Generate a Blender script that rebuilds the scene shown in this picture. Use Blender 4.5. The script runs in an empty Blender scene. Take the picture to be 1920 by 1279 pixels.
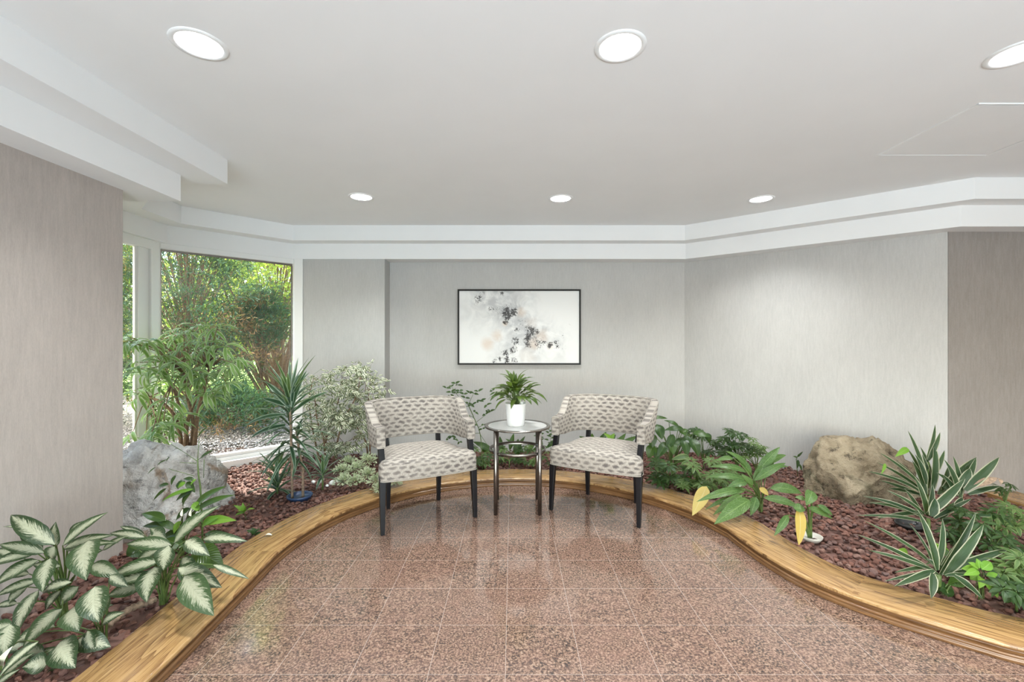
import bpy, bmesh, math, random
import numpy as np
from mathutils import Vector, Matrix, noise as mnoise

# ---------------------------------------------------------------- camera, world, lights, exposure
S = bpy.context.scene
COL = S.collection
W_, H_, F_ = 1920, 1279, 833.0
EYE = 1.316
cam = bpy.data.cameras.new('camera'); camo = bpy.data.objects.new('camera', cam); COL.objects.link(camo)
cam.sensor_fit = 'HORIZONTAL'; cam.sensor_width = 36; cam.lens = F_ / W_ * 36
cam.clip_start = 0.02; cam.clip_end = 200
camo.location = (0, 0, EYE); camo.rotation_euler = (math.pi / 2, 0, 0)
S.camera = camo
S.view_settings.view_transform = 'Standard'; S.view_settings.look = 'None'
S.view_settings.gamma = 1; S.view_settings.use_curve_mapping = False
S.view_settings.exposure = -0.54

wd = bpy.data.worlds.new('world'); S.world = wd; wd.use_nodes = True
wn = wd.node_tree.nodes; wl = wd.node_tree.links; wn.clear()
sky = wn.new('ShaderNodeTexSky'); sky.sky_type = 'NISHITA'; sky.sun_disc = False
sky.sun_elevation = math.radians(42); sky.sun_rotation = math.radians(200); sky.air_density = 1.3; sky.dust_density = 3.0
bg = wn.new('ShaderNodeBackground'); bg.inputs[1].default_value = 1.3
wo = wn.new('ShaderNodeOutputWorld'); wl.new(sky.outputs[0], bg.inputs[0]); wl.new(bg.outputs[0], wo.inputs[0])

def light(name, kind, loc, energy, color=(1, 1, 1), rot=(0, 0, 0), **kw):
    l = bpy.data.lights.new(name, kind); l.energy = energy; l.color = color
    for k, v in kw.items(): setattr(l, k, v)
    o = bpy.data.objects.new(name, l); COL.objects.link(o); o.location = loc; o.rotation_euler = rot
    return o
# sun from behind the hedge on the garden side
light('sun', 'SUN', (0, 0, 8), 26.0, (1.0, .95, .84), (math.radians(-38), 0, math.radians(22)), angle=math.radians(1.5))
# fill lamp added behind the camera, standing in for daylight through an assumed entrance
light('rear_fill', 'AREA', (1.6, -3.9, 1.45), 70, (.82, .94, 1.0), (math.radians(90), 0, 0), shape='RECTANGLE', size=7.2, size_y=2.3)
# made-up upward panel behind the camera, added to brighten the ceiling
light('ceiling_fill', 'AREA', (.6, -2.3, .35), 540, (.66, .87, 1.0), (math.radians(180-36), 0, 0), shape='RECTANGLE', size=6.0, size_y=2.2)
# area lamp added out of view above the bay window to brighten it
light('bay_fill', 'AREA', (-3.9, 5.4, 3.5), 300, (.85, .93, 1.0), (math.radians(-42), 0, math.radians(42)), shape='RECTANGLE', size=2.2, size_y=.9)
LAMP_W = 29
LAMP_C = (.93, .96, .95)

# ---------------------------------------------------------------- helpers
PI = math.pi
def V(*a): return Vector(a)
def px(x, y, Y):
    """measured position in the photograph at a known distance -> metres"""
    return Vector(((x - 960) / F_ * Y, Y, EYE - (y - 640) / F_ * Y))

class MB:
    def __init__(s): s.v = []; s.f = []; s.uv = []; s.big = []
    def add(s, vs, fs, uvs=None):
        b = len(s.v); s.v.extend(tuple(p) for p in vs)
        for i, f in enumerate(fs):
            s.f.append(tuple(b + k for k in f))
            s.uv.append(uvs[i] if uvs else [(0, 0)] * len(f))
    def box(s, x0, x1, y0, y1, z0, z1):
        vs = [(x0,y0,z0),(x1,y0,z0),(x1,y1,z0),(x0,y1,z0),(x0,y0,z1),(x1,y0,z1),(x1,y1,z1),(x0,y1,z1)]
        s.add(vs, [(0,3,2,1),(4,5,6,7),(0,1,5,4),(1,2,6,5),(2,3,7,6),(3,0,4,7)])
    def prism(s, poly, z0, z1):
        a = sum(poly[i][0]*poly[(i+1)%len(poly)][1]-poly[(i+1)%len(poly)][0]*poly[i][1] for i in range(len(poly)))
        if a < 0: poly = poly[::-1]
        n = len(poly)
        vs = [(p[0],p[1],z0) for p in poly] + [(p[0],p[1],z1) for p in poly]
        fs = [tuple(range(n-1,-1,-1)), tuple(range(n,2*n))] + [(i,(i+1)%n,n+(i+1)%n,n+i) for i in range(n)]
        s.add(vs, fs)
    def tube(s, pts, rad, n=7, cap=True, square=False):
        pts = [Vector(p) for p in pts]
        if not hasattr(rad, '__len__'): rad = [rad]*len(pts)
        vs = []; up = None
        for i, p in enumerate(pts):
            t = (pts[min(i+1,len(pts)-1)] - pts[max(i-1,0)])
            t = t.normalized() if t.length > 1e-9 else Vector((0,0,1))
            if up is None: up = t.orthogonal() if not square else (Vector((1,0,0)) - t*t.x)
            up = (up - t*up.dot(t))
            up = up.normalized() if up.length > 1e-6 else t.orthogonal().normalized()
            b = t.cross(up)
            for k in range(n):
                a = 2*PI*k/n + (PI/4 if square else 0)
                vs.append(p + (up*math.cos(a) + b*math.sin(a))*rad[i])
        fs = []; uv = []
        for i in range(len(pts)-1):
            for k in range(n):
                fs.append((i*n+k, i*n+(k+1)%n, (i+1)*n+(k+1)%n, (i+1)*n+k))
                uv.append([(k/n,i),((k+1)/n,i),((k+1)/n,i+1),(k/n,i+1)])
        if cap:
            fs.append(tuple(range(n-1,-1,-1))); uv.append([(0,0)]*n)
            m = (len(pts)-1)*n
            fs.append(tuple(range(m,m+n))); uv.append([(0,0)]*n)
        s.add(vs, fs, uv)
    def loop_tube(s, pts, r, n=8):
        pts = [Vector(p) for p in pts]; m = len(pts); vs = []
        for i, p in enumerate(pts):
            t = (pts[(i+1)%m]-pts[i-1]).normalized()
            up = Vector((0,0,1)); up = (up - t*up.dot(t)).normalized(); b = t.cross(up)
            for k in range(n):
                a = 2*PI*k/n; vs.append(p + (up*math.cos(a)+b*math.sin(a))*r)
        fs = [(i*n+k, i*n+(k+1)%n, ((i+1)%m)*n+(k+1)%n, ((i+1)%m)*n+k) for i in range(m) for k in range(n)]
        s.add(vs, fs)
    def lathe(s, prof, n=32, c=(0,0,0)):
        vs = [(c[0]+r*math.cos(2*PI*k/n), c[1]+r*math.sin(2*PI*k/n), c[2]+z) for r, z in prof for k in range(n)]
        fs = [(i*n+k, i*n+(k+1)%n, (i+1)*n+(k+1)%n, (i+1)*n+k) for i in range(len(prof)-1) for k in range(n)]
        if prof[0][0] > 1e-5: fs.append(tuple(range(n-1,-1,-1)))
        s.add(vs, fs)
    def blade(s, A, B, W, up=(0,0,1), arch=.12, fold=.2, shape='ovate', n=9, wave=.0, tipdrop=0, rnd=None):
        A = Vector(A); B = Vector(B); ax = B - A; L = ax.length
        if L < 1e-5: return
        d = ax/L; nn = Vector(up) - d*Vector(up).dot(d)
        nn = nn.normalized() if nn.length > 1e-4 else d.orthogonal().normalized()
        sd = d.cross(nn); k = random.randint(0, 400) if rnd is None else rnd
        ph = random.random()*6
        cs = (-1, -.55, 0, .55, 1); vs = []
        for i in range(n+1):
            t = i/n
            if shape == 'ovate': w = (math.sin(PI*t**.72))**.85 if 0 < t < 1 else 0
            elif shape == 'lance': w = math.sin(PI*min(1, t)**.85)**.9 if 0 < t < 1 else 0
            elif shape == 'strap': w = min(1, .45+2.2*t)*(1-t**3.2)**.9
            else: w = math.sin(PI*t**.6)**.7 if 0 < t < 1 else 0     # round
            w = max(w, .02)
            c = A + ax*t + nn*(arch*L*4*t*(1-t)) + Vector((0,0,-1))*(tipdrop*L*max(0,t-.55)**2*4)
            for q in cs:
                wv = wave*W*math.sin(t*14+ph+q*1.3)*abs(q)
                vs.append(c + sd*(q*w*W/2) + nn*(fold*abs(q)*w*W/2 + wv))
        fs = []; uv = []
        for i in range(n):
            for j in range(4):
                a = i*5+j; fs.append((a, a+1, a+6, a+5))
                u0 = k+(cs[j]+1)/2*.996+.002; u1 = k+(cs[j+1]+1)/2*.996+.002
                uv.append([(u0,i/n),(u1,i/n),(u1,(i+1)/n),(u0,(i+1)/n)])
        s.add(vs, fs, uv)
    def leaflets(s, P, D, N, L, Wd, fold=.25):
        """many small six-point leaves at once (numpy arrays)"""
        P = np.asarray(P, float); D = np.asarray(D, float); N = np.asarray(N, float)
        D /= np.linalg.norm(D, axis=1, keepdims=True)+1e-9
        N = N - D*np.sum(N*D, axis=1, keepdims=True); N /= np.linalg.norm(N, axis=1, keepdims=True)+1e-9
        Sd = np.cross(D, N); L = np.asarray(L).reshape(-1,1); Wd = np.asarray(Wd).reshape(-1,1)*.5
        q = [P, P+D*L*.3+Sd*Wd+N*Wd*fold, P+D*L*.7+Sd*Wd*.75+N*Wd*fold, P+D*L, P+D*L*.7-Sd*Wd*.75+N*Wd*fold, P+D*L*.3-Sd*Wd+N*Wd*fold]
        vs = np.stack(q, 1).reshape(-1, 3); b = len(s.v)
        s.v.extend(map(tuple, vs.tolist()))
        for i in range(len(P)):
            o = b+i*6; k = i % 400
            s.f.append((o,o+1,o+2,o+3)); s.f.append((o,o+3,o+4,o+5))
            s.uv.append([(k+.5,0),(k+.99,.3),(k+.88,.7),(k+.5,1)]); s.uv.append([(k+.5,0),(k+.5,1),(k+.12,.7),(k+.01,.3)])
    def build(s, name, mat, parent=None, smooth=True, bevel=0, loc=None):
        me = bpy.data.meshes.new(name); me.from_pydata(s.v, [], s.f)
        ul = me.uv_layers.new(name='UVMap')
        flat = [c for f in s.uv for p in f for c in p]
        if len(flat) == len(ul.data)*2: ul.data.foreach_set('uv', flat)
        me.materials.append(mat)
        if smooth: me.polygons.foreach_set('use_smooth', [True]*len(me.polygons))
        me.update()
        o = bpy.data.objects.new(name, me); COL.objects.link(o)
        if parent is not None: o.parent = parent
        if loc is not None: o.location = loc
        if bevel:
            m = o.modifiers.new('bevel', 'BEVEL'); m.width = bevel; m.segments = 2; m.limit_method = 'ANGLE'; m.angle_limit = .6
        return o

def thing(name, label, cat, loc=(0,0,0), rz=0, group=None):
    o = bpy.data.objects.new(name, None); COL.objects.link(o); o.empty_display_size = .05
    o.location = loc; o.rotation_euler = (0,0,rz); tag(o, label, cat, group); return o
def tag(o, label, cat, group=None, kind=None):
    o['label'] = label; o['category'] = cat
    if group: o['group'] = group
    if kind: o['kind'] = kind
    return o
def struct(o): o['kind'] = 'structure'; return o
def local(mb, loc):
    """shift world-built vertices so the thing's base is their origin"""
    x, y, z = loc; mb.v = [(a-x, b-y, c-z) for a, b, c in mb.v]; return mb
def crom(P, n=8):
    P = [np.array(p, float) for p in P]; out = []
    Q = [2*P[0]-P[1]] + P + [2*P[-1]-P[-2]]
    for i in range(1, len(Q)-2):
        for k in range(n):
            t = k/n; a,b,c,d = Q[i-1],Q[i],Q[i+1],Q[i+2]
            out.append(.5*((2*b)+(-a+c)*t+(2*a-5*b+4*c-d)*t*t+(-a+3*b-3*c+d)*t**3))
    out.append(P[-1]); return [tuple(p) for p in out]

# ---------------------------------------------------------------- materials
class NT:
    def __init__(s, name):
        s.m = bpy.data.materials.new(name); s.m.use_nodes = True; s.t = s.m.node_tree; s.t.nodes.clear()
        s.out = s.t.nodes.new('ShaderNodeOutputMaterial')
    def n(s, typ, **kw):
        nd = s.t.nodes.new('ShaderNode'+typ)
        for k, v in kw.items():
            if k.startswith('i_'):
                key = k[2:]; key = int(key) if key.isdigit() else key.replace('_', ' ')
                s.set(nd.inputs[key], v)
            else: setattr(nd, k, v)
        return nd
    def set(s, sock, v):
        if hasattr(v, 'is_output') or isinstance(v, bpy.types.NodeSocket): s.t.links.new(v, sock)
        else:
            if isinstance(v, (tuple, list)) and len(v) == 3 and sock.type == 'RGBA': v = (*v, 1)
            sock.default_value = v
    def math(s, op, a, b=None, c=None, clamp=False):
        nd = s.n('Math', operation=op, use_clamp=clamp); s.set(nd.inputs[0], a)
        if b is not None: s.set(nd.inputs[1], b)
        if c is not None: s.set(nd.inputs[2], c)
        return nd.outputs[0]
    def noise(s, vec, scale, detail=3, rough=.5, dist=0, col=False):
        nd = s.n('TexNoise'); s.set(nd.inputs['Vector'], vec)
        for k, v in (('Scale',scale),('Detail',detail),('Roughness',rough),('Distortion',dist)): nd.inputs[k].default_value = v
        return nd.outputs['Color' if col else 'Fac']
    def maprange(s, v, a, b, c=0., d=1., smooth=False):
        nd = s.n('MapRange'); nd.interpolation_type = 'SMOOTHSTEP' if smooth else 'LINEAR'
        for k, x in zip(range(5), (v,a,b,c,d)): s.set(nd.inputs[k], x)
        return nd.outputs[0]
    def mix(s, f, a, b, mode='MIX'):
        nd = s.n('Mix', data_type='RGBA', blend_type=mode); s.set(nd.inputs[0], f); s.set(nd.inputs[6], a); s.set(nd.inputs[7], b)
        return nd.outputs[2]
    def ramp(s, f, stops):
        nd = s.n('ValToRGB'); s.set(nd.inputs[0], f); e = nd.color_ramp.elements
        while len(e) < len(stops): e.new(.5)
        for el, (p, c) in zip(e, stops): el.position = p; el.color = (*c, 1)
        return nd.outputs[0]
    def obj(s): return s.n('TexCoord').outputs['Object']
    def pos(s): return s.n('NewGeometry').outputs['Position']
    def uv(s): return s.n('TexCoord').outputs['UV']
    def scale(s, v, sx, sy, sz):
        nd = s.n('Mapping'); s.set(nd.inputs['Vector'], v); nd.inputs['Scale'].default_value = (sx,sy,sz); return nd.outputs[0]
    def bump(s, h, strength=.3, dist=.01):
        nd = s.n('Bump'); nd.inputs['Strength'].default_value = strength; nd.inputs['Distance'].default_value = dist
        s.set(nd.inputs['Height'], h); return nd.outputs[0]
    def pbr(s, col, rough=.5, normal=None, **kw):
        p = s.n('BsdfPrincipled'); s.set(p.inputs['Base Color'], col); s.set(p.inputs['Roughness'], rough)
        if normal is not None: s.set(p.inputs['Normal'], normal)
        for k, v in kw.items(): s.set(p.inputs[k.replace('_',' ')], v)
        return p.outputs[0]
    def done(s, sh): s.t.links.new(sh, s.out.inputs[0]); return s.m

def simple(name, col, rough=.5, var=.0, scale=20, bump=0, **kw):
    t = NT(name); c = col
    nz = t.noise(t.obj(), scale, 4)
    if var: c = t.mix(t.maprange(nz, .3, .7), tuple(x*(1-var) for x in col), tuple(min(1,x*(1+var)) for x in col))
    nrm = t.bump(nz, bump, .01) if bump else None
    return t.done(t.pbr(c, rough, nrm, **kw))

def leaf_mat(name, green, green2, edge=None, e0=.6, e1=.75, amp=.0, vein=0., mid=None, rough=.38, inner=None, trans=.25, streak=6.0, spots=None):
    """leaf colour from the leaf's own length (v) and breadth (u)"""
    t = NT(name); sep = t.n('SeparateXYZ'); t.set(sep.inputs[0], t.uv())
    U = sep.outputs[0]; Vv = sep.outputs[1]
    k = t.math('FLOOR', U); fr = t.math('FRACT', U)
    d = t.math('MULTIPLY', t.math('ABSOLUTE', t.math('SUBTRACT', fr, .5)), 2.0)
    wn_ = t.n('TexWhiteNoise', noise_dimensions='1D'); t.set(wn_.inputs['W'], k); r = wn_.outputs['Value']
    comb = t.n('CombineXYZ'); t.set(comb.inputs[0], t.math('MULTIPLY', fr, 1.6))
    t.set(comb.inputs[1], t.math('MULTIPLY', t.math('SUBTRACT', Vv, t.math('MULTIPLY', d, .28)), streak)); t.set(comb.inputs[2], t.math('MULTIPLY', k, 3.17))
    nz = t.noise(comb.outputs[0], 3.0, 4, .65)
    base = t.mix(r, green, green2)
    if edge:
        dd = t.math('ADD', d, t.math('MULTIPLY', t.math('SUBTRACT', nz, .5), amp))
        base = t.mix(t.maprange(dd, e0, e1), base, t.mix(t.math('MULTIPLY', r, .5), edge, tuple(x*.75 for x in edge)))
    if inner:   # pale heart, green margin
        dd = t.math('ADD', t.math('ADD', d, t.math('MULTIPLY', t.math('POWER', Vv, 4.0), .35)), t.math('MULTIPLY', t.math('SUBTRACT', nz, .5), amp))
        m = t.maprange(dd, e0, e1)
        base = t.mix(m, t.mix(r, inner, tuple(x*.78 for x in inner)), base)
    if spots:
        n2 = t.noise(comb.outputs[0], 6.0 if inner else 9.0, 3, .6); base = t.mix(t.maprange(n2, .60 if inner else .52, .64 if inner else .6, 0, .75), base, spots)
    if mid:
        base = t.mix(t.maprange(d, .0, .09, 1, 0), base, mid)
    vb = t.math('SINE', t.math('MULTIPLY', t.math('SUBTRACT', Vv, t.math('MULTIPLY', d, .3)), 75.0))
    bumpn = t.bump(t.math('ADD', t.math('MULTIPLY', vb, .3), t.math('MULTIPLY', t.maprange(d, 0, .12), 1.0)), .25, .004)
    p = t.pbr(base, rough, bumpn, Specular_IOR_Level=.35)
    tr = t.n('BsdfTranslucent'); t.set(tr.inputs[0], t.mix(.5, base, (.35,.5,.08))); ms = t.n('MixShader'); ms.inputs[0].default_value = trans
    t.t.links.new(p, ms.inputs[1]); t.t.links.new(tr.outputs[0], ms.inputs[2])
    return t.done(ms.outputs[0])

M = {}
def make_materials():
    # wallpaper: vertical woven streaks
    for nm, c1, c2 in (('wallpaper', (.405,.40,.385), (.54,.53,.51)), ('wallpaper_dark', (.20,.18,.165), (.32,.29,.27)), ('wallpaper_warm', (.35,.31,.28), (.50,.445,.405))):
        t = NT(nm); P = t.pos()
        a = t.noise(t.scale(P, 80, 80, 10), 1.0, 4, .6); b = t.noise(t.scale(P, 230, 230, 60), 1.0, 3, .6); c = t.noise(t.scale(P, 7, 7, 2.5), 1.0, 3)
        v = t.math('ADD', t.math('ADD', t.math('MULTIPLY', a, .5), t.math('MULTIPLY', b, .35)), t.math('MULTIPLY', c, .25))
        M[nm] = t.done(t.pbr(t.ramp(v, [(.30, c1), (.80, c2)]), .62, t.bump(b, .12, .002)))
    M['paint'] = simple('ceiling_paint', (.83,.83,.825), .7, .012, 3)
    M['trim'] = simple('white_trim_paint', (.84,.84,.83), .35)
    M['outer'] = simple('outer_render', (.6,.58,.55), .8)
    # granite floor
    t = NT('granite_tiles'); P = t.pos()
    sp = t.n('SeparateXYZ'); t.set(sp.inputs[0], P); X, Y = sp.outputs[0], sp.outputs[1]; T = .305
    fx = t.math('DIVIDE', t.math('ADD', X, .026+T*40), T); fy = t.math('DIVIDE', t.math('ADD', Y, -2.3625+T*40), T)
    def dist(f): return t.math('MULTIPLY', t.math('ABSOLUTE', t.math('SUBTRACT', t.math('FRACT', t.math('ADD', f, .5)), .5)), T)
    dj = t.math('MINIMUM', dist(fx), dist(fy)); joint = t.maprange(dj, .0004, .0011, .8, 0)
    cv = t.n('CombineXYZ'); t.set(cv.inputs[0], t.math('FLOOR', fx)); t.set(cv.inputs[1], t.math('FLOOR', fy))
    wnz = t.n('TexWhiteNoise', noise_dimensions='3D'); t.set(wnz.inputs['Vector'], cv.outputs[0])
    sh = t.n('VectorMath', operation='MULTIPLY_ADD'); t.set(sh.inputs[0], wnz.outputs['Color']); sh.inputs[1].default_value = (3,3,3); t.set(sh.inputs[2], P)
    PP = sh.outputs[0]
    n1 = t.noise(PP, 110, 3, .6); n2 = t.noise(PP, 260, 3, .6); n3 = t.noise(PP, 22, 3, .5)
    col = t.ramp(t.math('ADD', t.math('MULTIPLY', n1, .65), t.math('MULTIPLY', n2, .35)),
                 [(.37, (.02,.017,.018)), (.46, (.065,.045,.037)), (.51, (.175,.108,.076)), (.575, (.275,.182,.133)), (.67, (.39,.30,.235))])
    col = t.mix(t.maprange(n3, .38, .7, 0, .22), col, (.33,.19,.15)); 
    col = t.mix(t.math('MULTIPLY', wnz.outputs['Value'], .12), col, (.3,.17,.13))
    col = t.mix(joint, col, (.42,.35,.31))
    M['granite'] = t.done(t.pbr(col, t.maprange(joint, 0, 1, .085, .4), None, Specular_IOR_Level=.8))
    # oak
    t = NT('oak_kerb'); u = t.uv()
    g = t.noise(t.scale(u, 2.2, 60, 1), 1.0, 4, .6, .5)
    rings = t.math('FRACT', t.math('MULTIPLY', t.noise(t.scale(u, .9, 7.5, 1), 1.0, 2, .5), 11.0))
    fine = t.noise(t.scale(u, 12, 380, 1), 1.0, 3, .6)
    v = t.math('ADD', t.math('ADD', t.math('MULTIPLY', rings, .16), t.math('MULTIPLY', g, .5)), t.math('MULTIPLY', fine, .5))
    col = t.ramp(v, [(.36, (.07,.032,.010)), (.48, (.19,.098,.038)), (.60, (.34,.20,.08)), (.78, (.45,.285,.13))])
    M['oak'] = t.done(t.pbr(col, .23, t.bump(fine, .08, .002)))
    t = NT('oak_moulding'); u = t.uv(); fine = t.noise(t.scale(u, 6, 160, 1), 1.0, 3, .6)
    M['oak_dark'] = t.done(t.pbr(t.ramp(fine, [(.3, (.10,.045,.018)), (.7, (.27,.14,.058))]), .22))
    # lava gravel
    t = NT('lava_stone'); ri = t.n('NewGeometry').outputs['Random Per Island']; nz = t.noise(t.obj(), 60, 4, .6)
    col = t.ramp(ri, [(0, (.075,.032,.024)), (.35, (.15,.062,.042)), (.6, (.20,.09,.064)), (.85, (.12,.075,.068)), (1, (.30,.17,.13))])
    M['lava'] = t.done(t.pbr(t.mix(t.maprange(nz,.35,.7,0,.5), col, (.09,.04,.03)), .85, t.bump(t.noise(t.obj(), 220, 3), .5, .004)))
    t = NT('garden_pebble'); ri = t.n('NewGeometry').outputs['Random Per Island']
    M['pebble'] = t.done(t.pbr(t.ramp(ri, [(0, (.16,.15,.14)), (.5, (.26,.25,.24)), (1, (.45,.44,.42))]), .8))
    t = NT('garden_soil'); M['ground'] = t.done(t.pbr(t.ramp(t.noise(t.obj(), 14, 6, .7), [(.35, (.10,.085,.07)), (.55, (.24,.22,.2)), (.72, (.42,.4,.37))]), .95, t.bump(t.noise(t.obj(), 50, 5), .6, .03)))
    M['lawn'] = simple('lawn_grass', (.24,.38,.07), .9, .4, 9)
    M['soil'] = simple('potting_soil', (.05,.032,.022), .95, .4, 60, .6)
    # boulders
    for nm, a, b, c in (('rock_pale', (.42,.39,.36), (.70,.68,.65), (.24,.15,.08)), ('rock_tan', (.20,.15,.09), (.43,.35,.24), (.17,.15,.09))):
        t = NT(nm); o = t.obj(); n1 = t.noise(o, 4.5, 7, .62); n2 = t.noise(o, 13, 6, .7); n3 = t.noise(o, 2.4, 4, .6, 1.2)
        col = t.ramp(n1, [(.34, a), (.56, b), (.72, tuple(min(1,x*1.2) for x in b))])
        col = t.mix(t.maprange(n3, .53, .62, 0, .8), col, c); col = t.mix(t.maprange(n2, .44, .34, 0, .85), col, tuple(x*.35 for x in a))  # hollows of the noise darkened: crevice shade put into the rock colour
        M[nm] = t.done(t.pbr(col, .85, t.bump(t.math('ADD', n1, t.math('MULTIPLY', n2, .8)), 1.0, .09)))
    # upholstery
    t = NT('ikat_fabric'); u = t.uv(); sp = t.n('SeparateXYZ'); t.set(sp.inputs[0], u)
    wob = t.math('MULTIPLY', t.math('SUBTRACT', t.noise(t.scale(u, 22, 22, 1), 1., 2), .5), .035)
    row = t.math('DIVIDE', t.math('ADD', t.math('ADD', sp.outputs[1], wob), 5), .031)
    stag = t.math('MULTIPLY', t.math('FRACT', t.math('MULTIPLY', t.math('FLOOR', row), .5)), 1.0)
    cx = t.math('SUBTRACT', t.math('FRACT', t.math('ADD', t.math('DIVIDE', t.math('ADD', t.math('ADD', sp.outputs[0], t.math('MULTIPLY', wob, 1.5)), 5), .072), stag)), .5)
    cy = t.math('SUBTRACT', t.math('FRACT', row), .5)
    e = t.math('ADD', t.math('POWER', t.math('ABSOLUTE', t.math('MULTIPLY', cx, 2.7)), 2.0), t.math('POWER', t.math('ABSOLUTE', t.math('MULTIPLY', cy, 3.1)), 2.0))
    hatch = t.noise(t.scale(u, 420, 38, 1), 1., 3, .6); big = t.noise(t.scale(u, 7, 7, 1), 1., 2)
    blot = t.math('MULTIPLY', t.maprange(t.math('ADD', e, t.math('MULTIPLY', t.math('SUBTRACT', hatch, .5), 3.4)), .0, 1.7, 1, 0, True), t.maprange(big, .3, .62, .6, .95))
    weave = t.maprange(hatch, .40, .60, 0, .6)
    col = t.mix(weave, (.44,.405,.355), (.19,.155,.13)); col = t.mix(blot, col, (.10,.085,.08))
    M['fabric'] = t.done(t.pbr(col, .85, t.bump(hatch, .25, .002)))
    M['piping'] = simple('piping_cord', (.33,.30,.26), .8, .2, 300)
    M['black_wood'] = simple('espresso_wood', (.007,.006,.007), .35, .2, 30, Specular_IOR_Level=.25)
    M['steel'] = simple('gunmetal_steel', (.24,.22,.20), .26, .15, 12, Metallic=1.0)
    t = NT('table_glass'); M['tglass'] = t.done(t.pbr((.5,.5,.49), .04, None, Specular_IOR_Level=.9))
    M['white_pot'] = simple('white_ceramic', (.82,.82,.81), .3)
    M['blue_pot'] = simple('blue_plastic', (.02,.045,.11), .35)
    M['black_pot'] = simple('black_plastic', (.012,.012,.013), .4)
    M['grey_pot'] = simple('pale_plastic', (.45,.43,.38), .5)
    M['frame'] = simple('black_frame', (.008,.007,.006), .4, Specular_IOR_Level=.2)
    # window glass: clear with fresnel reflection
    t = NT('window_glass'); tb = t.n('BsdfTransparent'); tb.inputs[0].default_value = (.97,.985,.98,1); gl = t.n('BsdfGlossy'); gl.inputs['Roughness'].default_value = 0
    lw = t.n('LayerWeight'); lw.inputs[0].default_value = .5; fr = t.n('Math', operation='MULTIPLY_ADD', i_1=.9, i_2=.04); t.set(fr.inputs[0], t.math('POWER', lw.outputs['Facing'], 5.0)); ms = t.n('MixShader')
    t.t.links.new(fr.outputs[0], ms.inputs[0]); t.t.links.new(tb.outputs[0], ms.inputs[1]); t.t.links.new(gl.outputs[0], ms.inputs[2]); M['glass'] = t.done(ms.outputs[0])
    # lamp lens
    t = NT('lamp_lens'); em = t.n('Emission'); em.inputs[0].default_value = (1,.97,.93,1); em.inputs[1].default_value = 14; M['lens'] = t.done(em.outputs[0])
    M['reflector'] = simple('lamp_reflector', (.9,.9,.89), .25)
    # foliage
    M['aglo'] = leaf_mat('silver_aglaonema_leaf', (.016,.034,.013), (.03,.058,.02), inner=(.38,.385,.27), e0=.42, e1=.50, amp=2.4, streak=22, spots=(.10,.13,.06), rough=.32, trans=.10)
    M['agl_green'] = leaf_mat('speckled_green_leaf', (.03,.085,.018), (.07,.14,.03), spots=(.17,.26,.10), mid=(.18,.28,.09), rough=.32)
    M['spath'] = leaf_mat('dark_glossy_leaf', (.014,.042,.009), (.04,.09,.014), mid=(.08,.14,.03), rough=.28)
    M['spath_pot'] = leaf_mat('olive_glossy_leaf', (.03,.065,.01), (.08,.125,.02), mid=(.10,.15,.035), rough=.3)
    M['bright'] = leaf_mat('bright_green_leaf', (.12,.28,.03), (.2,.37,.045), mid=(.26,.42,.10), rough=.35, trans=.35)
    M['yellow'] = leaf_mat('yellowed_leaf', (.46,.32,.06), (.45,.36,.13), mid=(.5,.42,.2), rough=.5)
    M['drac'] = leaf_mat('white_edged_strap_leaf', (.016,.042,.018), (.03,.065,.025), edge=(.42,.42,.29), e0=.74, e1=.84, amp=.12, rough=.35)
    M['drac2'] = leaf_mat('grey_striped_strap_leaf', (.02,.062,.034), (.035,.085,.045), edge=(.26,.34,.25), e0=.5, e1=.75, amp=.3, rough=.3)
    M['fig'] = leaf_mat('long_fig_leaf', (.12,.25,.06), (.24,.38,.12), edge=(.55,.62,.42), e0=.55, e1=.95, amp=.3, rough=.3, trans=.35)  # pale edge made lighter to paint in the leaf's whitish highlights
    M['benj'] = leaf_mat('cream_edged_fig_leaf', (.03,.065,.02), (.08,.12,.05), edge=(.72,.71,.56), e0=.16, e1=.45, amp=.5, rough=.4)
    M['fluff'] = leaf_mat('silvery_tiny_leaf', (.20,.27,.14), (.30,.36,.2), edge=(.68,.70,.52), e0=.2, e1=.6, amp=.4, rough=.5)
    M['scheff'] = leaf_mat('umbrella_plant_leaf', (.016,.045,.012), (.035,.075,.018), mid=(.05,.095,.025), rough=.3)
    M['scheff_var'] = leaf_mat('pale_umbrella_leaf', (.04,.09,.02), (.08,.14,.035), edge=(.17,.23,.08), e0=.5, e1=.9, amp=.5, rough=.4)
    M['yew'] = leaf_mat('yew_needles', (.012,.05,.034), (.04,.115,.065), rough=.6, trans=.3)
    M['yewbrown'] = leaf_mat('dry_needles', (.24,.12,.06), (.32,.2,.1), rough=.7, trans=.3)
    M['garden'] = leaf_mat('sunlit_shrub_leaf', (.34,.46,.06), (.60,.66,.14), rough=.6, trans=.6)
    M['stem'] = simple('green_stem', (.09,.14,.035), .5, .3, 40)
    M['bark'] = simple('brown_bark', (.19,.12,.07), .8, .35, 45, .5)
    M['cane'] = simple('ringed_cane', (.27,.19,.13), .8, .35, 60, .5)
    M['petal'] = simple('cream_petal', (.75,.74,.58), .5)
    M['shell'] = simple('white_quartz', (.78,.77,.74), .5, .1, 40)
make_materials()
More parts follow.
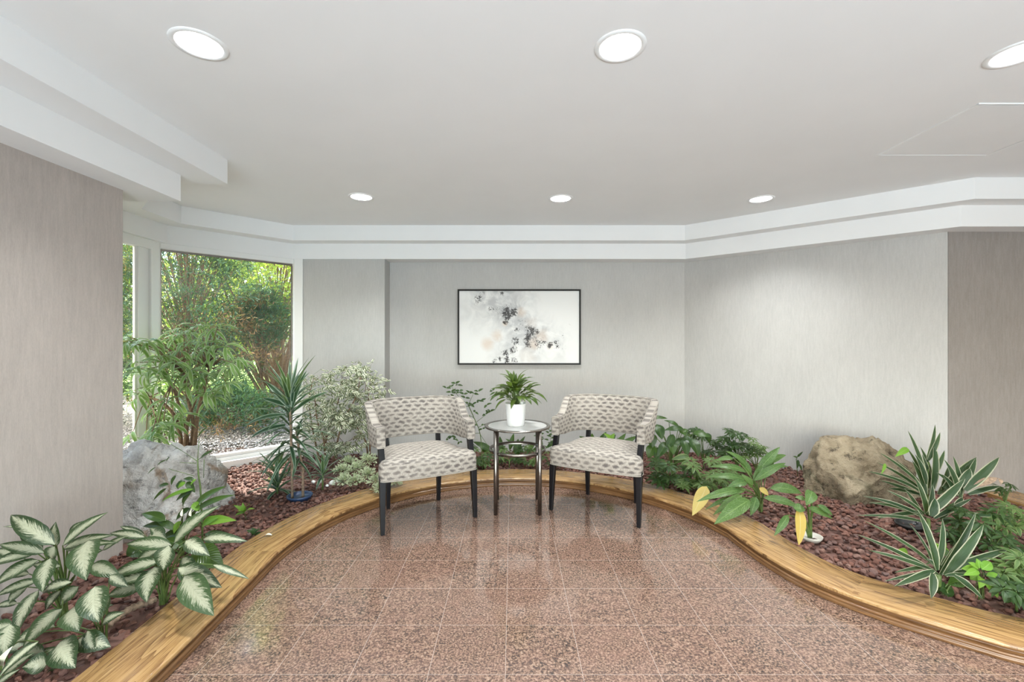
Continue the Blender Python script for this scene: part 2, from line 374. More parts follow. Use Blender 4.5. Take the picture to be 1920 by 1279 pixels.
# ================================================================= the room
ZC, ZM, ZL = 2.549, 2.387, 2.219      # ceiling, upper step, lower step
BED = .05
U = [(-1.94,-3.6),(-1.94,3.03),(-2.40,3.03),(-3.00,3.60),(-3.015,4.05),(-2.36,4.70),(-2.33,4.73),(1.84,4.73),(3.485,3.345),(6.0,3.345)]
Lw = [(-2.14,-3.6),(-2.14,2.87),(-2.62,2.87),(-3.19,3.42),(-3.19,4.11),(-2.44,4.865),(-2.415,4.888),(1.91,4.888),(3.54,3.50),(6.0,3.50)]
OUT = [(6.0,5.4),(-2.6,5.4),(-3.42,4.55),(-3.42,3.0),(-3.0,2.5),(-3.0,-3.6)]
lamps = [(-1.30,1.847),(.453,1.861),(2.17,1.905),(-1.29,3.80),(.42,3.84),(2.16,3.855),(.45,-.1),(-1.30,-.1),(2.17,-.1),(3.9,1.9),(3.9,-.1),(.45,-2.0),(-1.3,-2.0),(2.17,-2.0)]  # entries behind and right of the view are unseen lamps added for light

def poly_holes(name, outer, holes, z, mat):
    bm = bmesh.new(); es = []
    for loop in [outer]+holes:
        vs = [bm.verts.new((p[0],p[1],z)) for p in loop]
        es += [bm.edges.new((vs[i], vs[(i+1)%len(vs)])) for i in range(len(vs))]
    bmesh.ops.triangle_fill(bm, edges=es, use_beauty=True, normal=(0,0,-1))
    me = bpy.data.meshes.new(name); bm.to_mesh(me); bm.free(); me.materials.append(mat)
    o = bpy.data.objects.new(name, me); COL.objects.link(o); return o
circ = lambda c, r, n=40: [(c[0]+r*math.cos(2*PI*k/n), c[1]+r*math.sin(2*PI*k/n)) for k in range(n)]
struct(poly_holes('ceiling', [(-3.5,-3.6),(6.0,-3.6),(6.0,5.5),(-3.5,5.5)], [circ(c, .086) for c in lamps], ZC, M['paint']))
b = MB(); b.box(-3.5,6.1,-3.7,5.5,2.72,2.8); struct(b.build('sky_block_slab', M['outer'], smooth=False))  # unseen slab added over everything to keep the sky out
b = MB(); b.prism(U+OUT, ZM, ZC+.01); o = struct(b.build('trim_1', M['paint'], smooth=False)); o['label'] = 'upper white soffit step around the ceiling'
b = MB(); b.prism(Lw+OUT, ZL, ZM+.004); o = struct(b.build('trim_2', M['paint'], smooth=False)); o['label'] = 'lower white soffit step above the walls'

b = MB(); b.box(-3.5,6.2,-3.7,5.5,-.06,0); struct(b.build('floor', M['granite'], smooth=False))
b = MB(); b.box(-2.45,-2.33,-3.6,2.66,0,ZL+.03); struct(b.build('wall_left', M['wallpaper_warm'], smooth=False))
b = MB(); b.prism([(-2.45,2.56),(-2.45,2.66),(-2.72,2.66),(-3.21,3.12),(-3.30,3.12),(-3.30,3.05),(-2.78,2.56)],0,ZL+.03); struct(b.build('wall_bay_left', M['wallpaper_warm'], smooth=False))
b = MB(); b.box(-2.36,2.02,5.10,5.25,0,ZL+.03); struct(b.build('wall_back', M['wallpaper'], smooth=False))
b = MB(); b.box(-2.306,-1.4035,4.90,5.10,0,ZL+.03); struct(b.build('wall_back_pilaster', M['wallpaper'], smooth=False, bevel=.004))
b = MB(); b.prism([(1.98,5.10),(3.60,3.67),(3.72,3.80),(2.08,5.25)],0,ZL+.03); struct(b.build('wall_back_right', M['wallpaper'], smooth=False))
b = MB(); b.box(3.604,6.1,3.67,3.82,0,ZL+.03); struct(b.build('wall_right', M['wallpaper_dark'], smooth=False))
b = MB(); b.box(6.0,6.12,-3.6,3.67,0,ZC); struct(b.build('wall_side', M['wallpaper'], smooth=False))
b = MB(); b.box(-2.4,6.1,-3.68,-3.6,2.35,ZC)
for x in (-2.3,-.6,1.1,2.8,4.5,5.95): b.box(x-.04,x+.04,-3.66,-3.6,0,2.4)
b.box(-2.4,6.0,-3.66,-3.6,0,.1); struct(b.build('unseen_window_3', M['trim'], smooth=False))  # unseen entrance front, invented to let light in from behind

# ---- big bay window (45 degrees) and side window
def wpt(s, off): # s metres along window line from its left end, off metres into the room
    d = Vector((.7071,.7071,0)); n = Vector((.7071,-.7071,0)); return Vector((-3.325,4.035,0)) + d*s + n*off
def wbox(b, s0, s1, o0, o1, z0, z1):
    q = [wpt(s0,o0),wpt(s1,o0),wpt(s1,o1),wpt(s0,o1)]; b.prism([(p.x,p.y) for p in q], z0, z1)
LW = 1.262
b = MB()
wbox(b,-.0,.10,-.06,.035,.0,ZL+.02)              # left post
wbox(b,.10,LW,-.05,.03,2.168,ZL+.02)             # head
wbox(b,.10,LW,-.05,.03,.0,.150)                  # bottom rail
wbox(b,.10,LW,.03,.075,.0,.118)                  # sill apron
wbox(b,.10,LW,-.05,.012,.150,.183)               # inner bead
b.prism([(-2.433,4.927),(-2.398,4.892),(-2.306,4.892),(-2.306,5.12),(-2.45,5.12)],0,ZL+.02)
w1 = struct(b.build('window_1', M['trim'], smooth=False, bevel=.004)); w1['label'] = 'large white framed bay window'
g = MB(); wbox(g,.10,LW,-.028,-.022,.183,2.168); struct(g.build('window_pane', M['glass'], w1, smooth=False))
b = MB(); wbox(b,.10,LW,-.021,-.008,2.15,2.168); wbox(b,.10,.113,-.021,-.008,.183,2.15); wbox(b,LW-.013,LW,-.021,-.008,.183,2.15); b.build('gasket', M['steel'], w1, smooth=False)
b = MB()
b.box(-3.30,-3.235,3.985,4.08,0,ZL+.02)
b.box(-3.30,-3.255,3.87,3.985,0,ZL+.02); b.box(-3.285,-3.265,3.845,3.875,.15,2.16)
b.box(-3.30,-3.235,3.05,3.99,2.14,ZL+.02); b.box(-3.30,-3.235,3.05,3.99,0,.15); b.box(-3.30,-3.235,3.05,3.14,.15,2.14)
w2 = struct(b.build('window_2', M['trim'], smooth=False, bevel=.004)); w2['label'] = 'narrow side window of the bay'
b = MB(); b.box(-3.279,-3.273,3.14,3.87,.15,2.14); struct(b.build('window_pane', M['glass'], w2, smooth=False))

# ---- ceiling hatch
hx0,hx1,hy0,hy1 = 2.425,3.135,2.308,2.937
t = thing('ceiling_hatch', 'flat white access hatch set in the ceiling at right', 'hatch', (hx0,hy0,ZC))
b = MB(); b.box(.006,hx1-hx0-.006,.010,hy1-hy0-.004,-.004,.0); b.build('panel', M['paint'], t, smooth=False)
b = MB()
for a in ((-.008,hx1-hx0+.008,-.008,.002),(-.008,hx1-hx0+.008,hy1-hy0-.002,hy1-hy0+.006),(-.008,.002,0,hy1-hy0),(hx1-hx0-.002,hx1-hx0+.008,0,hy1-hy0)):
    b.box(a[0],a[1],a[2],a[3],-.006,0)
b.build('edge_trim', M['trim'], t, smooth=False)
b = MB(); b.box(0,hx1-hx0,.002,.010,-.0015,0); b.build('gap_shade', M['black_pot'], t, smooth=False)  # dark strip standing in for the shadow gap along the hatch edge

# ---- downlights
LBL = ['recessed ceiling light nearest the stepped soffit at left, large and tilted in view','recessed ceiling light at front centre of the ceiling','recessed ceiling light at the right edge of the photo, beyond the hatch',
       'small recessed ceiling light at back left, near the bay window','small recessed ceiling light at back centre, above the picture','small recessed ceiling light at back right, near the angled wall']
for i, (x, y) in enumerate(lamps):
    t = thing('recessed_downlight', LBL[i] if i < 6 else 'recessed ceiling light added unseen beyond the frame, %s' % ['near the left wall','above the middle of the lobby','over the right part of the lobby'][i % 3], 'ceiling light', (x,y,ZC), 0, 'recessed ceiling lights')
    b = MB(); b.lathe([(.107,0),(.106,-.004),(.092,-.006),(.084,-.003),(.083,.004),(.086,.006)], 40); b.v = b.v; b.f.pop(); b.uv.pop() if len(b.uv)>len(b.f) else None
    b.build('trim_ring', M['trim'], t)
    b = MB(); b.lathe([(.085,.002),(.076,.05),(.070,.075)], 40); b.f.pop(); b.uv.pop() if len(b.uv)>len(b.f) else None
    b.build('reflector', M['reflector'], t)
    b = MB(); b.lathe([(.0001,.072),(.03,.060),(.058,.066),(.070,.078)], 40); b.build('lens', M['lens'], t)
    l = light('downlight_lamp', 'AREA', (0,0,.045), LAMP_W, LAMP_C, shape='DISK', size=.12, spread=math.radians(118)); l.parent = t

# ================================================================= timber kerb
C0 = (.05, 2.6); R0 = 1.43
left = [(-1.335,-3.6),(-1.335,-1.5),(-1.335,.5),(-1.337,1.6),(-1.352,2.05)]
arc = [(C0[0]+R0*math.cos(a), C0[1]+R0*math.sin(a)) for a in np.linspace(math.radians(186), math.radians(14.3), 26)]
right = [(1.4325,2.94),(1.456,2.69),(1.492,2.50),(1.548,2.34),(1.64,2.19),(1.765,2.048),(1.87,1.952),(1.97,1.868),(2.07,1.797),(2.35,1.66),(2.75,1.56),(3.3,1.49),(4.165,1.45)]
PA = crom(left+arc, 4); PB = crom(right, 8)
PATH = [Vector((*p, 0)) for p in PA+PB]
KW = .272
def offs(path, d):
    out = []
    for i, p in enumerate(path):
        t = (path[min(i+1,len(path)-1)] - path[max(i-1,0)]).normalized(); out.append(p + Vector((-t.y, t.x, 0))*d)
    return out
kerb = thing('planter_kerb', 'long curved oak kerb edging the planting beds around the pink granite floor', 'kerb')
cum = [0]
for i in range(1, len(PATH)): cum.append(cum[-1]+(PATH[i]-PATH[i-1]).length)
def sweep(prof, name, mat, uvmode):
    b = MB(); rows = [offs(PATH, o) for o, z in prof]; acc = [0]
    for j in range(1, len(prof)): acc.append(acc[-1]+math.hypot(prof[j][0]-prof[j-1][0], prof[j][1]-prof[j-1][1]))
    vs = []; n = len(PATH)
    for j, (o, z) in enumerate(prof): vs += [(p.x,p.y,z) for p in rows[j]]
    fs = []; uv = []
    for j in range(len(prof)-1):
        for i in range(n-1):
            fs.append((j*n+i, j*n+i+1, (j+1)*n+i+1, (j+1)*n+i)); q = []
            k = int(cum[i]/.62) if uvmode else 0
            mid = min(range(n), key=lambda m: abs(cum[m]-(k+.5)*.62)); tg = (PATH[min(mid+1,n-1)]-PATH[max(mid-1,0)]).normalized()
            for (a, c) in ((j,i),(j,i+1),(j+1,i+1),(j+1,i)):
                if uvmode: p = rows[a][c]; q.append((p.dot(tg)+k*3.7, p.dot(Vector((-tg.y,tg.x,0)))+k*1.3))
                else: q.append((cum[c], acc[a]))
            uv.append(q)
    b.add(vs, fs, uv); return b.build(name, mat, kerb)
sweep([(.0,.060),(.0,.070),(.003,.0745),(.008,.076),(KW-.004,.076),(KW,.072),(KW,.0)], 'top_board', M['oak'], 1)
sweep([(.0,.061),(.0,.054),(.014,.050),(.022,.046),(.022,.040),(.008,.037),(.0,.033),(.0,.026),(.010,.021),(.003,.017),(.003,.004),(.006,.0)], 'edge_moulding', M['oak_dark'], 0)
t = thing('planter_kerb', 'short straight oak kerb against the dark wallpaper at the far right end of the bed', 'kerb', (3.89,1.75,0))
b = MB(); b.box(0,.27,0,1.915,0,.076)
b.uv = [[(q*.3, r) for q, r in ((0,0),(6,0),(6,.27),(0,.27))] for _ in b.f]
b.build('top_board', M['oak'], t, smooth=False, bevel=.004)

# ================================================================= gravel beds
inner = [(p.x,p.y) for p in offs(PATH, KW-.004)]
inner = [p for p in inner if p[0] < 3.90]
bedpoly = inner + [(3.895,1.74),(3.895,3.665),(3.60,3.665),(1.98,5.095),(-1.41,5.095),(-1.41,4.895),(-2.38,4.88),(-3.21,4.04),(-3.21,3.14),(-2.73,2.665),(-2.335,2.665),(-2.335,-3.55)]
def inside(x, y, poly):
    c = False; j = len(poly)-1
    for i in range(len(poly)):
        xi, yi = poly[i]; xj, yj = poly[j]
        if (yi > y) != (yj > y) and x < (xj-xi)*(y-yi)/(yj-yi)+xi: c = not c
        j = i
    return c
def bedz(x, y):
    return BED + .012*math.sin(x*3.1+1)*math.sin(y*2.7) + .01*mnoise.noise(Vector((x*2.5,y*2.5,3)))
rng = np.random.default_rng(5); random.seed(5)
bm = bmesh.new(); bmesh.ops.create_icosphere(bm, subdivisions=2, radius=1)
ico_v = np.array([v.co[:] for v in bm.verts]); bm.verts.ensure_lookup_table(); ico_f = np.array([[v.index for v in f.verts] for f in bm.faces]); bm.free()
bm = bmesh.new(); bmesh.ops.create_icosphere(bm, subdivisions=1, radius=1)
ic1_v = np.array([v.co[:] for v in bm.verts]); ic1_f = np.array([[v.index for v in f.verts] for f in bm.faces]); bm.free()
def stones(name, mat, pts, sizes, base=None, fine=True, flat=.75):
    iv, jf = (ico_v, ico_f) if fine else (ic1_v, ic1_f)
    Vs = []; Fs = []; nb = 0
    if base is not None: Vs.append(np.array(base[0], float)); nb = len(base[0])
    K = 12; variants = []
    for k in range(K):
        v = iv.copy(); dirs = rng.normal(size=(7,3)); dirs /= np.linalg.norm(dirs, axis=1, keepdims=True)
        for d_ in dirs:      # chip off flat facets
            h = rng.uniform(.55,.85); q = v@d_; m = q > h; v[m] -= np.outer(q[m]-h, d_)
        v += rng.normal(size=v.shape)*.03; variants.append(v)
    for i, (p, s) in enumerate(zip(pts, sizes)):
        q, _ = np.linalg.qr(rng.normal(size=(3,3))); sc = s*np.array([1, rng.uniform(.65,.95), rng.uniform(.55,.85)])
        v = (variants[i % K]*sc)@q; v[:,2] *= flat; Vs.append(v+np.array(p)); Fs.append(jf+nb); nb += len(iv)
    Vs = np.concatenate(Vs); Fs = np.concatenate(Fs)
    faces = ([tuple(f) for f in base[1]] if base is not None else []) + Fs.tolist()
    me = bpy.data.meshes.new(name); me.from_pydata(Vs.tolist(), [], faces); me.materials.append(mat); me.update()
    o = bpy.data.objects.new(name, me); COL.objects.link(o); return o
pts = []; sz = []
def seen(x, y):
    if y < .9: return False
    s = abs(x)/y
    if x < -2.33 and y < 3: return False
    if x < 0: return s < 1.32
    return s < 1.22
tries = 0
for _ in range(30000):
    y = random.uniform(.9, 5.08); x = random.uniform(-3.2, 3.88)
    if not seen(x,y): continue
    if not inside(x, y, bedpoly): continue
    if min(math.hypot(x-p[0], y-p[1]) for p in inner[::5]) < .012: continue
    s = random.uniform(.012,.023)*(1.12 if x > 1 else 1)
    pts.append((x, y, bedz(x,y)+random.uniform(-.008,.010))); sz.append(s)
nb = len(bedpoly)
base = ([(x,y,0.0) for x,y in bedpoly]+[(x,y,.040) for x,y in bedpoly], [list(range(nb,2*nb))[::-1]] + [[i,(i+1)%nb,nb+(i+1)%nb,nb+i] for i in range(nb)])
g = stones('lava_gravel', M['lava'], pts, sz, base)
tag(g, 'bed of reddish brown lava gravel between the curved oak kerb and the walls', 'gravel', kind='stuff')

# ================================================================= boulders
def boulder(name, mat, c, r, seed, label, cut=()):
    bm = bmesh.new(); bmesh.ops.create_icosphere(bm, subdivisions=6, radius=1)
    off = Vector((seed*7.3, seed*3.1, seed*1.7))
    for v in bm.verts:
        d = v.co.normalized(); q = d.copy()
        for n_, h in cut:
            n2 = Vector(n_).normalized(); k = q.dot(n2)
            if k > h: q -= n2*(k-h)*.88
        s = 1 + .16*mnoise.fractal(d*1.5+off, 1.0, 2.0, 3) + .055*mnoise.ridged_multi_fractal(d*2.6+off*1.3, .8, 2.2, 6, 1.0, 2.0) - .06 - .05*max(0, 1-9*abs(mnoise.noise(d*1.9+off*2)))+.02*mnoise.cell(d*5+off)
        v.co = Vector((q.x*r[0]*s, q.y*r[1]*s, max(q.z*r[2]*s, -.02)))
    me = bpy.data.meshes.new(name); bm.to_mesh(me); bm.free(); me.materials.append(mat)
    me.polygons.foreach_set('use_smooth', [True]*len(me.polygons))
    o = bpy.data.objects.new(name, me); COL.objects.link(o); o.location = (c[0],c[1],BED-.01); tag(o, label, 'boulder'); return o
boulder('garden_boulder', M['rock_pale'], (-2.60,3.20,0), (.46,.50,.57), 1.3, 'large pale grey boulder under the long-leaved fig beside the bay window', cut=[((1,-.15,.25),.72),((.1,-.8,.55),.75),((-.6,-.5,.7),.72),((.2,.1,1),.9)])
boulder('garden_boulder', M['rock_tan'], (2.86,3.66,0), (.45,.33,.52), 4.1, 'rounded tan boulder on the gravel against the pale right wall', cut=[((-1,-.3,.1),.72),((0,-.9,-.2),.72),((.2,-.5,.9),.76),((0,0,1),.86),((-.6,-.6,.6),.8),((.6,-.7,.1),.76),((-.5,-.8,-.3),.8)])
for x, y, s in ((603,902,.03),(622,906,.035),(588,905,.026),(634,903,.022),(614,912,.02)):
    p = px(x,y,0) if 0 else None
    Yd = F_*(EYE-.07)/(y-640); q = px(x, y, Yd)
    o = stones('quartz_pebble', M['shell'], [(0,0,0)], [s]); o.location = (q.x,q.y,.072)
    tag(o, 'white stone in the little cluster on the lava gravel right of the striped dracaena', 'stone', 'white stones on the left gravel')
# ================================================================= armchairs
def make_chair(label, c, rz):
    t = thing('armchair', label, 'armchair', (c[0],c[1],0), rz, 'patterned armchairs')
    # cushioned seat with notches for the front posts
    half = [(0,-.292),(.15,-.288),(.28,-.275),(.335,-.262),(.353,-.235),(.353,-.185),(.343,-.150),(.312,-.135),(.298,-.115),(.295,0),(.285,.10),(.262,.185),(.215,.243),(.12,.268),(0,.274)]
    full = half + [(-x,y) for x,y in half[-2:0:-1]]
    ol = [Vector((p[0],p[1],0)) for p in crom(full+[full[0]], 4)[:-1]]
    cen = Vector((0,-.01,0)); n = len(ol)
    layers = [(.90,.356),(.985,.358),(1.0,.372),(1.0,.44),(.992,.463),(.97,.480),(.935,.490),(.86,.499),(.7,.507),(.45,.512),(.2,.514),(.02,.514)]
    b = MB(); vs = []
    for s, z in layers:
        for p in ol:
            q = cen+(p-cen)*s if s < .9 else p-(p-cen).normalized()*(1-s)*.33
            vs.append((q.x,q.y,z))
    fs = [tuple(range(n-1,-1,-1))]; uv = [[(0,0)]*n]; per = [0]
    for i in range(n): per.append(per[-1]+(ol[(i+1)%n]-ol[i]).length)
    for j in range(len(layers)-1):
        for i in range(n):
            a = (j*n+i, j*n+(i+1)%n, (j+1)*n+(i+1)%n, (j+1)*n+i); fs.append(a)
            if layers[j][1] < .47 : uv.append([(vs[k][0], vs[k][2]-.49-.292) for k in a])
            else: uv.append([(vs[k][0], vs[k][1]) for k in a])
    b.add(vs, fs, uv); seat = b.build('seat', M['fabric'], t)
    b = MB(); b.loop_tube([p-(p-cen).normalized()*.001+Vector((0,0,.361)) for p in ol], .0035); b.build('piping', M['piping'], seat)
    # wrap-around back
    hp = [(.335,-.175),(.343,-.06),(.342,.05),(.325,.15),(.272,.232),(.175,.277),(0,.292)]
    P = [Vector((*p,0)) for p in crom(hp+[(-x,y) for x,y in hp[-2::-1]], 8)]
    m = len(P); L = [0]
    for i in range(1,m): L.append(L[-1]+(P[i]-P[i-1]).length)
    sm = lambda a,b_,x: (lambda u: u*u*(3-2*u))(max(0,min(1,(x-a)/(b_-a))))
    b = MB(); vs = []; uvv = []; top_l = []; top_r = []; bot = []
    for i, p in enumerate(P):
        s = min(L[i], L[-1]-L[i]); f = L[i]/L[-1]
        tg = (P[min(i+1,m-1)]-P[max(i-1,0)]).normalized(); nr = Vector((tg.y,-tg.x,0))   # outward
        zt = .712 + .132*sm(.10,.36,s) + .004*sm(.3,.6,s); zb = .570 - .022*sm(.0,.2,s)
        lean = lambda z: .075*sm(.12,.5,s)*(z-.55)/.3
        h = .031; r = .012
        prof = [(h,zb+r),(h,zt-r),(h-r*.4,zt-r*.3),(h-r,zt),(-h+r,zt),(-h+r*.4,zt-r*.3),(-h,zt-r),(-h,zb+r),(-h+r*.4,zb+r*.3),(-h+r,zb),(h-r,zb),(h-r*.4,zb+r*.3)]
        for o_, z in prof:
            q = p + nr*(o_+lean(z)); vs.append((q.x,q.y,z)); uvv.append((L[i], z))
        a = p+nr*(h-.004+lean(zt)); top_l.append((a.x,a.y,zt-.001)); a = p+nr*(-h+.004+lean(zt)); top_r.append((a.x,a.y,zt-.001))
    k = 12; fs = []; uv = []
    for i in range(m-1):
        for j in range(k):
            a = (i*k+j, (i+1)*k+j, (i+1)*k+(j+1)%k, i*k+(j+1)%k); fs.append(a); uv.append([uvv[q] for q in a])
    for e in (0, m-1):
        a = tuple(e*k+j for j in range(k)); fs.append(a if e == 0 else a[::-1]); uv.append([(vs[q][0]*1.0, vs[q][2]) for q in fs[-1]])
    b.add(vs, fs, uv); back = b.build('backrest', M['fabric'], t, bevel=0)
    md = back.modifiers.new('edges', 'EDGE_SPLIT'); md.split_angle = math.radians(50)
    b = MB()
    for e in (0, m-1):
        rg = [Vector(vs[e*k+j]) + Vector((0,-.001,0)) for j in range(k)]; b.loop_tube(rg, .0028, 6)
    b.tube(top_l, .0028, 6); b.tube(top_r, .0028, 6); b.build('piping', M['piping'], back)
    for s in (-1,1):
        b = MB(); b.tube([(s*.338,-.250,0),(s*.336,-.235,.20),(s*.334,-.222,.356),(s*.330,-.185,.48),(s*.333,-.150,.585)], [.019,.026,.031,.027,.028], 4, square=True)
        b.build('leg', M['black_wood'], t, smooth=False, bevel=.003)
    for s in (-1,1):
        b = MB(); b.tube([(s*.205,.222,0),(s*.205,.215,.2),(s*.205,.215,.36),(s*.210,.245,.48),(s*.215,.278,.60)], [.019,.025,.028,.025,.024], 4, square=True)
        b.build('leg', M['black_wood'], t, smooth=False, bevel=.003)
    return t
make_chair('cream armchair with grey dashed pattern, left of the round table, angled toward the right', (-.69,3.387), math.atan2(.456,.89))
make_chair('cream armchair with grey dashed pattern, right of the round table, angled toward the left', (.722,3.518), math.atan2(-.487,.873))

# ================================================================= side table
TX, TY = .043, 3.53
t = thing('side_table', 'round gunmetal side table with a glass top between the two armchairs', 'table', (TX,TY,0))
TZ = .648
b = MB(); b.lathe([(.232,TZ-.012),(.258,TZ-.012),(.262,TZ-.008),(.262,TZ-.002),(.258,TZ+.002),(.236,TZ+.002),(.232,TZ-.001)], 64); b.f.pop(); b.uv = b.uv[:len(b.f)]; b.build('rim', M['steel'], t)
b = MB(); b.lathe([(.2335,TZ-.010),(.2335,TZ-.002),(.0001,TZ-.002)], 64); b.build('glass_top', M['tglass'], t, smooth=False)
b = MB(); b.lathe([(.214,.448),(.224,.448),(.224,.470),(.214,.470),(.214,.448)], 64); b.f.pop(); b.uv = b.uv[:len(b.f)]; b.build('ring_stretcher', M['steel'], t)
for sx in (-1,1):
    for sy in (-1,1):
        b = MB(); b.tube([(sx*.167,sy*.167,0),(sx*.167,sy*.167,TZ-.012)], .0155, 16); b.build('leg', M['steel'], t)

# ================================================================= picture
PX0,PX1 = (858-960)/F_*5.06, (1089-960)/F_*5.06; PZ1, PZ0 = EYE+97/F_*5.06, EYE-44.5/F_*5.06
t = thing('framed_picture', 'wide abstract ink painting in a thin black frame on the back wall', 'picture', ((PX0+PX1)/2, 5.10, PZ0))
w = (PX1-PX0)/2; h = PZ1-PZ0; fw = .018
b = MB(); b.box(-w,w,-.042,0,0,fw); b.box(-w,w,-.042,0,h-fw,h); b.box(-w,-w+fw,-.042,0,fw,h-fw); b.box(w-fw,w,-.042,0,fw,h-fw); b.build('frame', M['frame'], t, smooth=False)
# canvas with painted pigment amounts stored per point
nx, ny = 200, 120
b = MB(); vs = []; 
for j in range(ny+1):
    for i in range(nx+1): vs.append((-w+fw+(2*w-2*fw)*i/nx, -.030, fw+(h-2*fw)*j/ny))
fs = [(j*(nx+1)+i, j*(nx+1)+i+1, (j+1)*(nx+1)+i+1, (j+1)*(nx+1)+i) for j in range(ny) for i in range(nx)]
b.add(vs, fs); 
tm = NT('ink_painting'); at = tm.n('VertexColor'); at.layer_name = 'pigment'; sp = tm.n('SeparateColor'); tm.set(sp.inputs[0], at.outputs[0])
o_ = tm.obj(); n1 = tm.noise(o_, 20, 8, .75, 1.6); n2 = tm.noise(o_, 55, 5, .7, 1.0); n3 = tm.noise(o_, 7, 5, .6, .6)
wash = tm.maprange(tm.math('MULTIPLY', sp.outputs[0], tm.maprange(n3, .35, .65)), .05, .6, 0, .6)
col = tm.mix(wash, (.80,.80,.785), (.33,.34,.36))
col = tm.mix(tm.maprange(tm.math('MULTIPLY', sp.outputs[2], n3), .15, .5, 0, .55), col, (.66,.50,.38))
ink = tm.maprange(tm.math('ADD', tm.math('MULTIPLY', sp.outputs[1], .27), tm.math('ADD', tm.math('MULTIPLY', n1, .6), tm.math('MULTIPLY', n2, .4))), .68, .74, 0, .95)
col = tm.mix(ink, col, (.022,.020,.020)); M['canvas'] = tm.done(tm.pbr(col, .6))
o = b.build('canvas', M['canvas'], t, smooth=False)
ca = o.data.color_attributes.new('pigment', 'FLOAT_COLOR', 'POINT')
core = [(.17,.87,.035,.8),(.20,.83,.03,.6),(.27,.73,.03,.7),(.33,.72,.03,.7),(.40,.69,.04,1),(.45,.70,.03,1),(.41,.63,.02,1),(.385,.56,.018,1),(.36,.95,.016,.9),(.40,.78,.03,.5),(.51,.57,.03,.7),(.48,.46,.02,.8),(.57,.50,.03,.8),(.60,.44,.035,1),(.645,.44,.018,1),(.57,.36,.03,1),(.62,.34,.03,.8),(.47,.32,.028,.9),(.57,.27,.03,.9),(.66,.28,.03,.9),(.70,.29,.02,.8),(.75,.26,.022,1),(.80,.30,.02,.8),(.82,.24,.02,.7),(.86,.21,.015,.6),(.45,.20,.025,.9),(.39,.16,.025,.9),(.34,.08,.02,.9),(.40,.07,.025,.9),(.46,.05,.025,.9),(.30,.04,.02,.8),(.855,.44,.012,.6),(.855,.38,.012,.7),(.90,.53,.011,.5),(.21,.95,.012,.8),(.25,.90,.014,.6)]
wsh = [(.3,.85,.16,.9),(.42,.78,.14,1),(.52,.5,.12,1),(.6,.36,.14,.9),(.72,.3,.12,.6),(.44,.2,.12,.6),(.15,.7,.15,.25),(.5,.65,.1,.8),(.4,.06,.1,.6),(.78,.2,.1,.4)]
tan = [(.24,.28,.05,1),(.32,.38,.05,.8),(.52,.7,.04,.9),(.62,.28,.05,1),(.75,.24,.03,1),(.6,.55,.07,.5),(.56,.12,.09,.5),(.68,.37,.06,.8),(.385,.55,.02,1)]
buf = np.zeros((len(vs),4)); a_ = np.array(vs); uu = (a_[:,0]+w)/(2*w); vv = a_[:,2]/h; asp = (2*w)/h
for ch, lst in ((1,core),(0,wsh),(2,tan)):
    acc_ = np.zeros(len(vs))
    for cx, cy, r, a in lst: acc_ = np.maximum(acc_, a*np.exp(-(((uu-cx))**2+((vv-cy)/asp)**2)/(r*r*(3.4 if ch == 1 else 1.6))))
    buf[:,ch] = acc_
buf[:,3] = 1; ca.data.foreach_set('color', buf.ravel())
# ================================================================= plants
class Plant:
    def __init__(s, name, label, cat, base, fol, stem='stem', group=None):
        s.base = Vector(base); s.t = thing(name, label, cat, base, 0, group); s.F = MB(); s.S = MB(); s.fm = fol; s.sm = stem; s.extra = []
    def done(s, fname='foliage', sname='stem'):
        if s.F.v: local(s.F, s.base).build(fname, M[s.fm], s.t)
        if s.S.v: local(s.S, s.base).build(sname, M[s.sm], s.t)
        for n, mb, m in s.extra:
            if mb.v: local(mb, s.base).build(n, M[m], s.t)
        return s.t
def R(a, b): return random.uniform(a, b)
def dirv(az, el): return Vector((math.cos(az)*math.cos(el), math.sin(az)*math.cos(el), math.sin(el)))
def gz(x, y, Hz=BED+.015):   # ground point seen at this place in the photograph
    Y = F_*(EYE-Hz)/(y-640); return px(x, y, Y)
def petiole(mb, A, B, r=.003, sag=.25, n=5):
    A = Vector(A); B = Vector(B); pts = []
    for i in range(n+1):
        t = i/n; p = A.lerp(B, t); p += Vector((0,0,1))*(B-A).length*.12*math.sin(PI*t) + (Vector((A.x-B.x, A.y-B.y, 0)))*sag*math.sin(PI*t)*.6; pts.append(p)
    mb.tube(pts, [r*(1.25-.5*i/n) for i in range(n+1)], 5, cap=False)
CLEAR = lambda p: p

def hero(pl, conv, Yc, leaves, ws, shape='ovate', fold=.22, arch=.10, wave=.012, up=(0,-.75,.75), target=None, stemr=.003, pet=True, spread=.5, root=None, F=None, n=10, tipdrop=0):
    """leaves measured as base point, tip point and breadth in the photograph"""
    F = F or pl.F; ws = ws*(conv(1,0)[0]-conv(0,0)[0])
    for q in leaves:
        (ax, ay), (bx, by), w = q[0], q[1], q[2]; dy = q[3] if len(q) > 3 else 0
        A0, B0 = conv(ax, ay), conv(bx, by); k = Yc/F_
        YA = Yc + dy - R(0,.02)
        horiz = (B0[0]-A0[0])*k; vert = (A0[1]-B0[1])*k
        YB = YA + (spread*(vert*.9 if vert < 0 else vert*.5) + (R(-.03,.03)))
        A = px(*A0, YA); B = px(*B0, YB)
        if B.z < .085 and B.y > 0: B.z = max(B.z, .085)
        W = w*ws*k
        F.blade(A, B, W, up, arch*R(.6,1.3), fold, shape, n, wave, tipdrop)
        if pet:
            rt = root or pl.base; petiole(pl.S, rt + Vector((R(-.012,.012), R(-.012,.012), 0)), A, stemr)
c4 = lambda x, y: (x*.3432, 840+y*.3432)
c7 = lambda x, y: (1200+x*.25018, 740+y*.25018)
